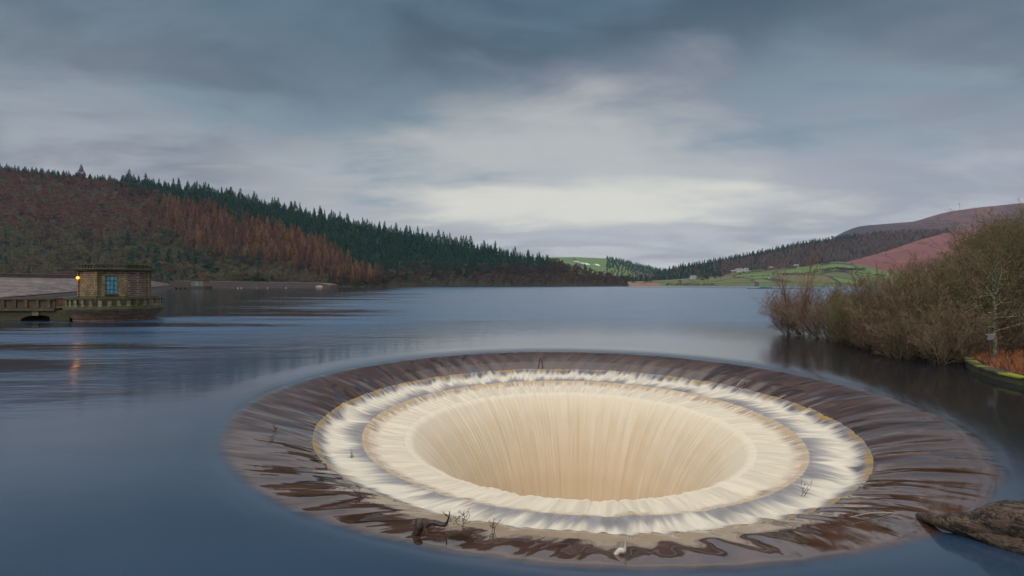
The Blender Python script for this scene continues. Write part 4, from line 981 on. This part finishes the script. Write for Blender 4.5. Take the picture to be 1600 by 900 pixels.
def drift(name, pix, rr, m, lab, cat, hts=None, amp=.3, n_=12):
    """pix: pixel where the piece meets the water, then local offsets in metres"""
    base = hit(*pix[0]); pts = [Vector(q) for q in pix[1:]]
    V, Q = rough_tube(pts, rr, n_, rnd.random()*9, amp, 6); o = link(name, mesh_np(name, V, Q, m, smooth=True), None, base); return tag(o, lab, cat)
drift('driftwood', [(652, 836), (-.12, 0, -.08), (-.02, 0, .03), (.03, .02, .13), (.02, .05, .20), (-.02, .1, .23)], [.04, .07, .075, .07, .02], m_dark, 'dark rounded wood stump stuck on the near lip', 'driftwood')
drift('driftwood', [(676, 826), (-.16, .05, -.03), (-.05, .05, .08), (.12, .05, .05), (.24, .0, .07), (.30, -.02, .20), (.33, -.03, .34)], [.025, .038, .032, .03, .02, .007], m_dark, 'dark hooked branch pointing up beside the stump on the near lip', 'driftwood')
drift('driftwood', [(973, 866), (-.13, 0, -.02), (-.05, .02, .045), (.02, .01, .055), (.04, 0, .11), (.045, 0, .22)], [.03, .045, .04, .018, .004], m_pale, 'pale bleached driftwood knot on the near lip at bottom centre', 'driftwood')
drift('driftwood', [(845, 573), (.12, 0, -.1), (.08, 0, .25), (-.05, 0, .5), (-.12, -.1, .2), (-.15, -.2, -.1)], [.035, .03, .03, .03, .02], m_log, 'bent stick caught on the far side of the spillway', 'driftwood')
drift('driftwood', [(1157, 600), (-.3, -.25, -.05), (-.12, -.1, .05), (.05, .0, .14), (.2, .05, .17), (.3, .05, .06)], [.015, .025, .028, .025, .015], m_drift, 'curved pale branch caught on the far right side of the lip', 'driftwood')
drift('driftwood', [(1222, 622), (-.3, -.2, -.04), (.0, .0, .05), (.25, .1, .09)], [.02, .03, .012], m_drift, 'short pale stick sticking over the ledge at far right', 'driftwood')
drift('driftwood', [(1395, 803), (-.9, -.07, -.03), (-.3, .03, .012), (.3, -.02, .0), (.75, .03, .012)], [.006, .012, .014, .018], m_drift, 'long thin pale branch trailing from the fallen trunk', 'driftwood')
def sprig(px, py, H, W, seed, lab):
    base = hit(px, py); g = random.Random(seed); L = []
    def gr(p, d_, l_, r_, dep):
        pts = [p.copy()]; q = p.copy(); dd = d_
        for i in range(3): dd = (dd+Vector((g.gauss(0, .2), g.gauss(0, .1), g.gauss(0, .15)))).normalized(); q = q+dd*l_/3; pts.append(q.copy())
        L.append((pts, [r_, r_*.8, r_*.65, r_*.5], 4))
        if dep < 2:
            for k in range(4):
                a = pts[g.randrange(1, 4)]; gr(a, (dd*.5+Vector((g.choice((-1, 1))*g.uniform(.4, 1), g.gauss(0, .3), g.uniform(.1, .7)))).normalized(), l_*.45, r_*.7, dep+1)
    for k in range(2): gr(Vector((k*.03, 0, -.05)), Vector((g.uniform(-W, W), 0, 1)).normalized(), H, .007, 0)
    V, Q = tubes_np(L); return tag(link('twig', mesh_np('twig', V, Q, m_dark)), lab, 'twig') if False else tag(link('twig', mesh_np('twig', V, Q, m_dark), None, base), lab, 'twig')
sprig(566, 779, .30, .7, 1, 'small branching twig on the near left ledge of foam')
sprig(721, 822, .28, .5, 2, 'forked twig right of the hooked branch')
sprig(708, 812, .22, .9, 3, 'leaning thin twig just right of the hooked branch')
sprig(769, 828, .22, .2, 4, 'upright single twig farther right along the near ledge')
sprig(1252, 775, .35, .9, 5, 'sprawling twig caught on the foam at the right of the spillway')
sprig(548, 716, .22, .6, 6, 'tiny twig on the inner ledge at the left of the spillway')
sprig(428, 678, .30, .5, 7, 'tiny twig on the left edge of the outer ledge')

# ================================================================== HAZE
hz_m = bpy.data.materials.new('haze'); hz_m.use_nodes = True; t = NT(hz_m.node_tree)
pv = t.n('ShaderNodeVolumePrincipled', Color=(.62, .78, 1.0), Density=.000050, Anisotropy=.2); t.out(None, pv)
b = MB(); b.box((0, 1000, 192), (9600, 8000, 416)); tag(b.build('haze', hz_m), 'thin blue air haze filling the valley', kind='stuff')
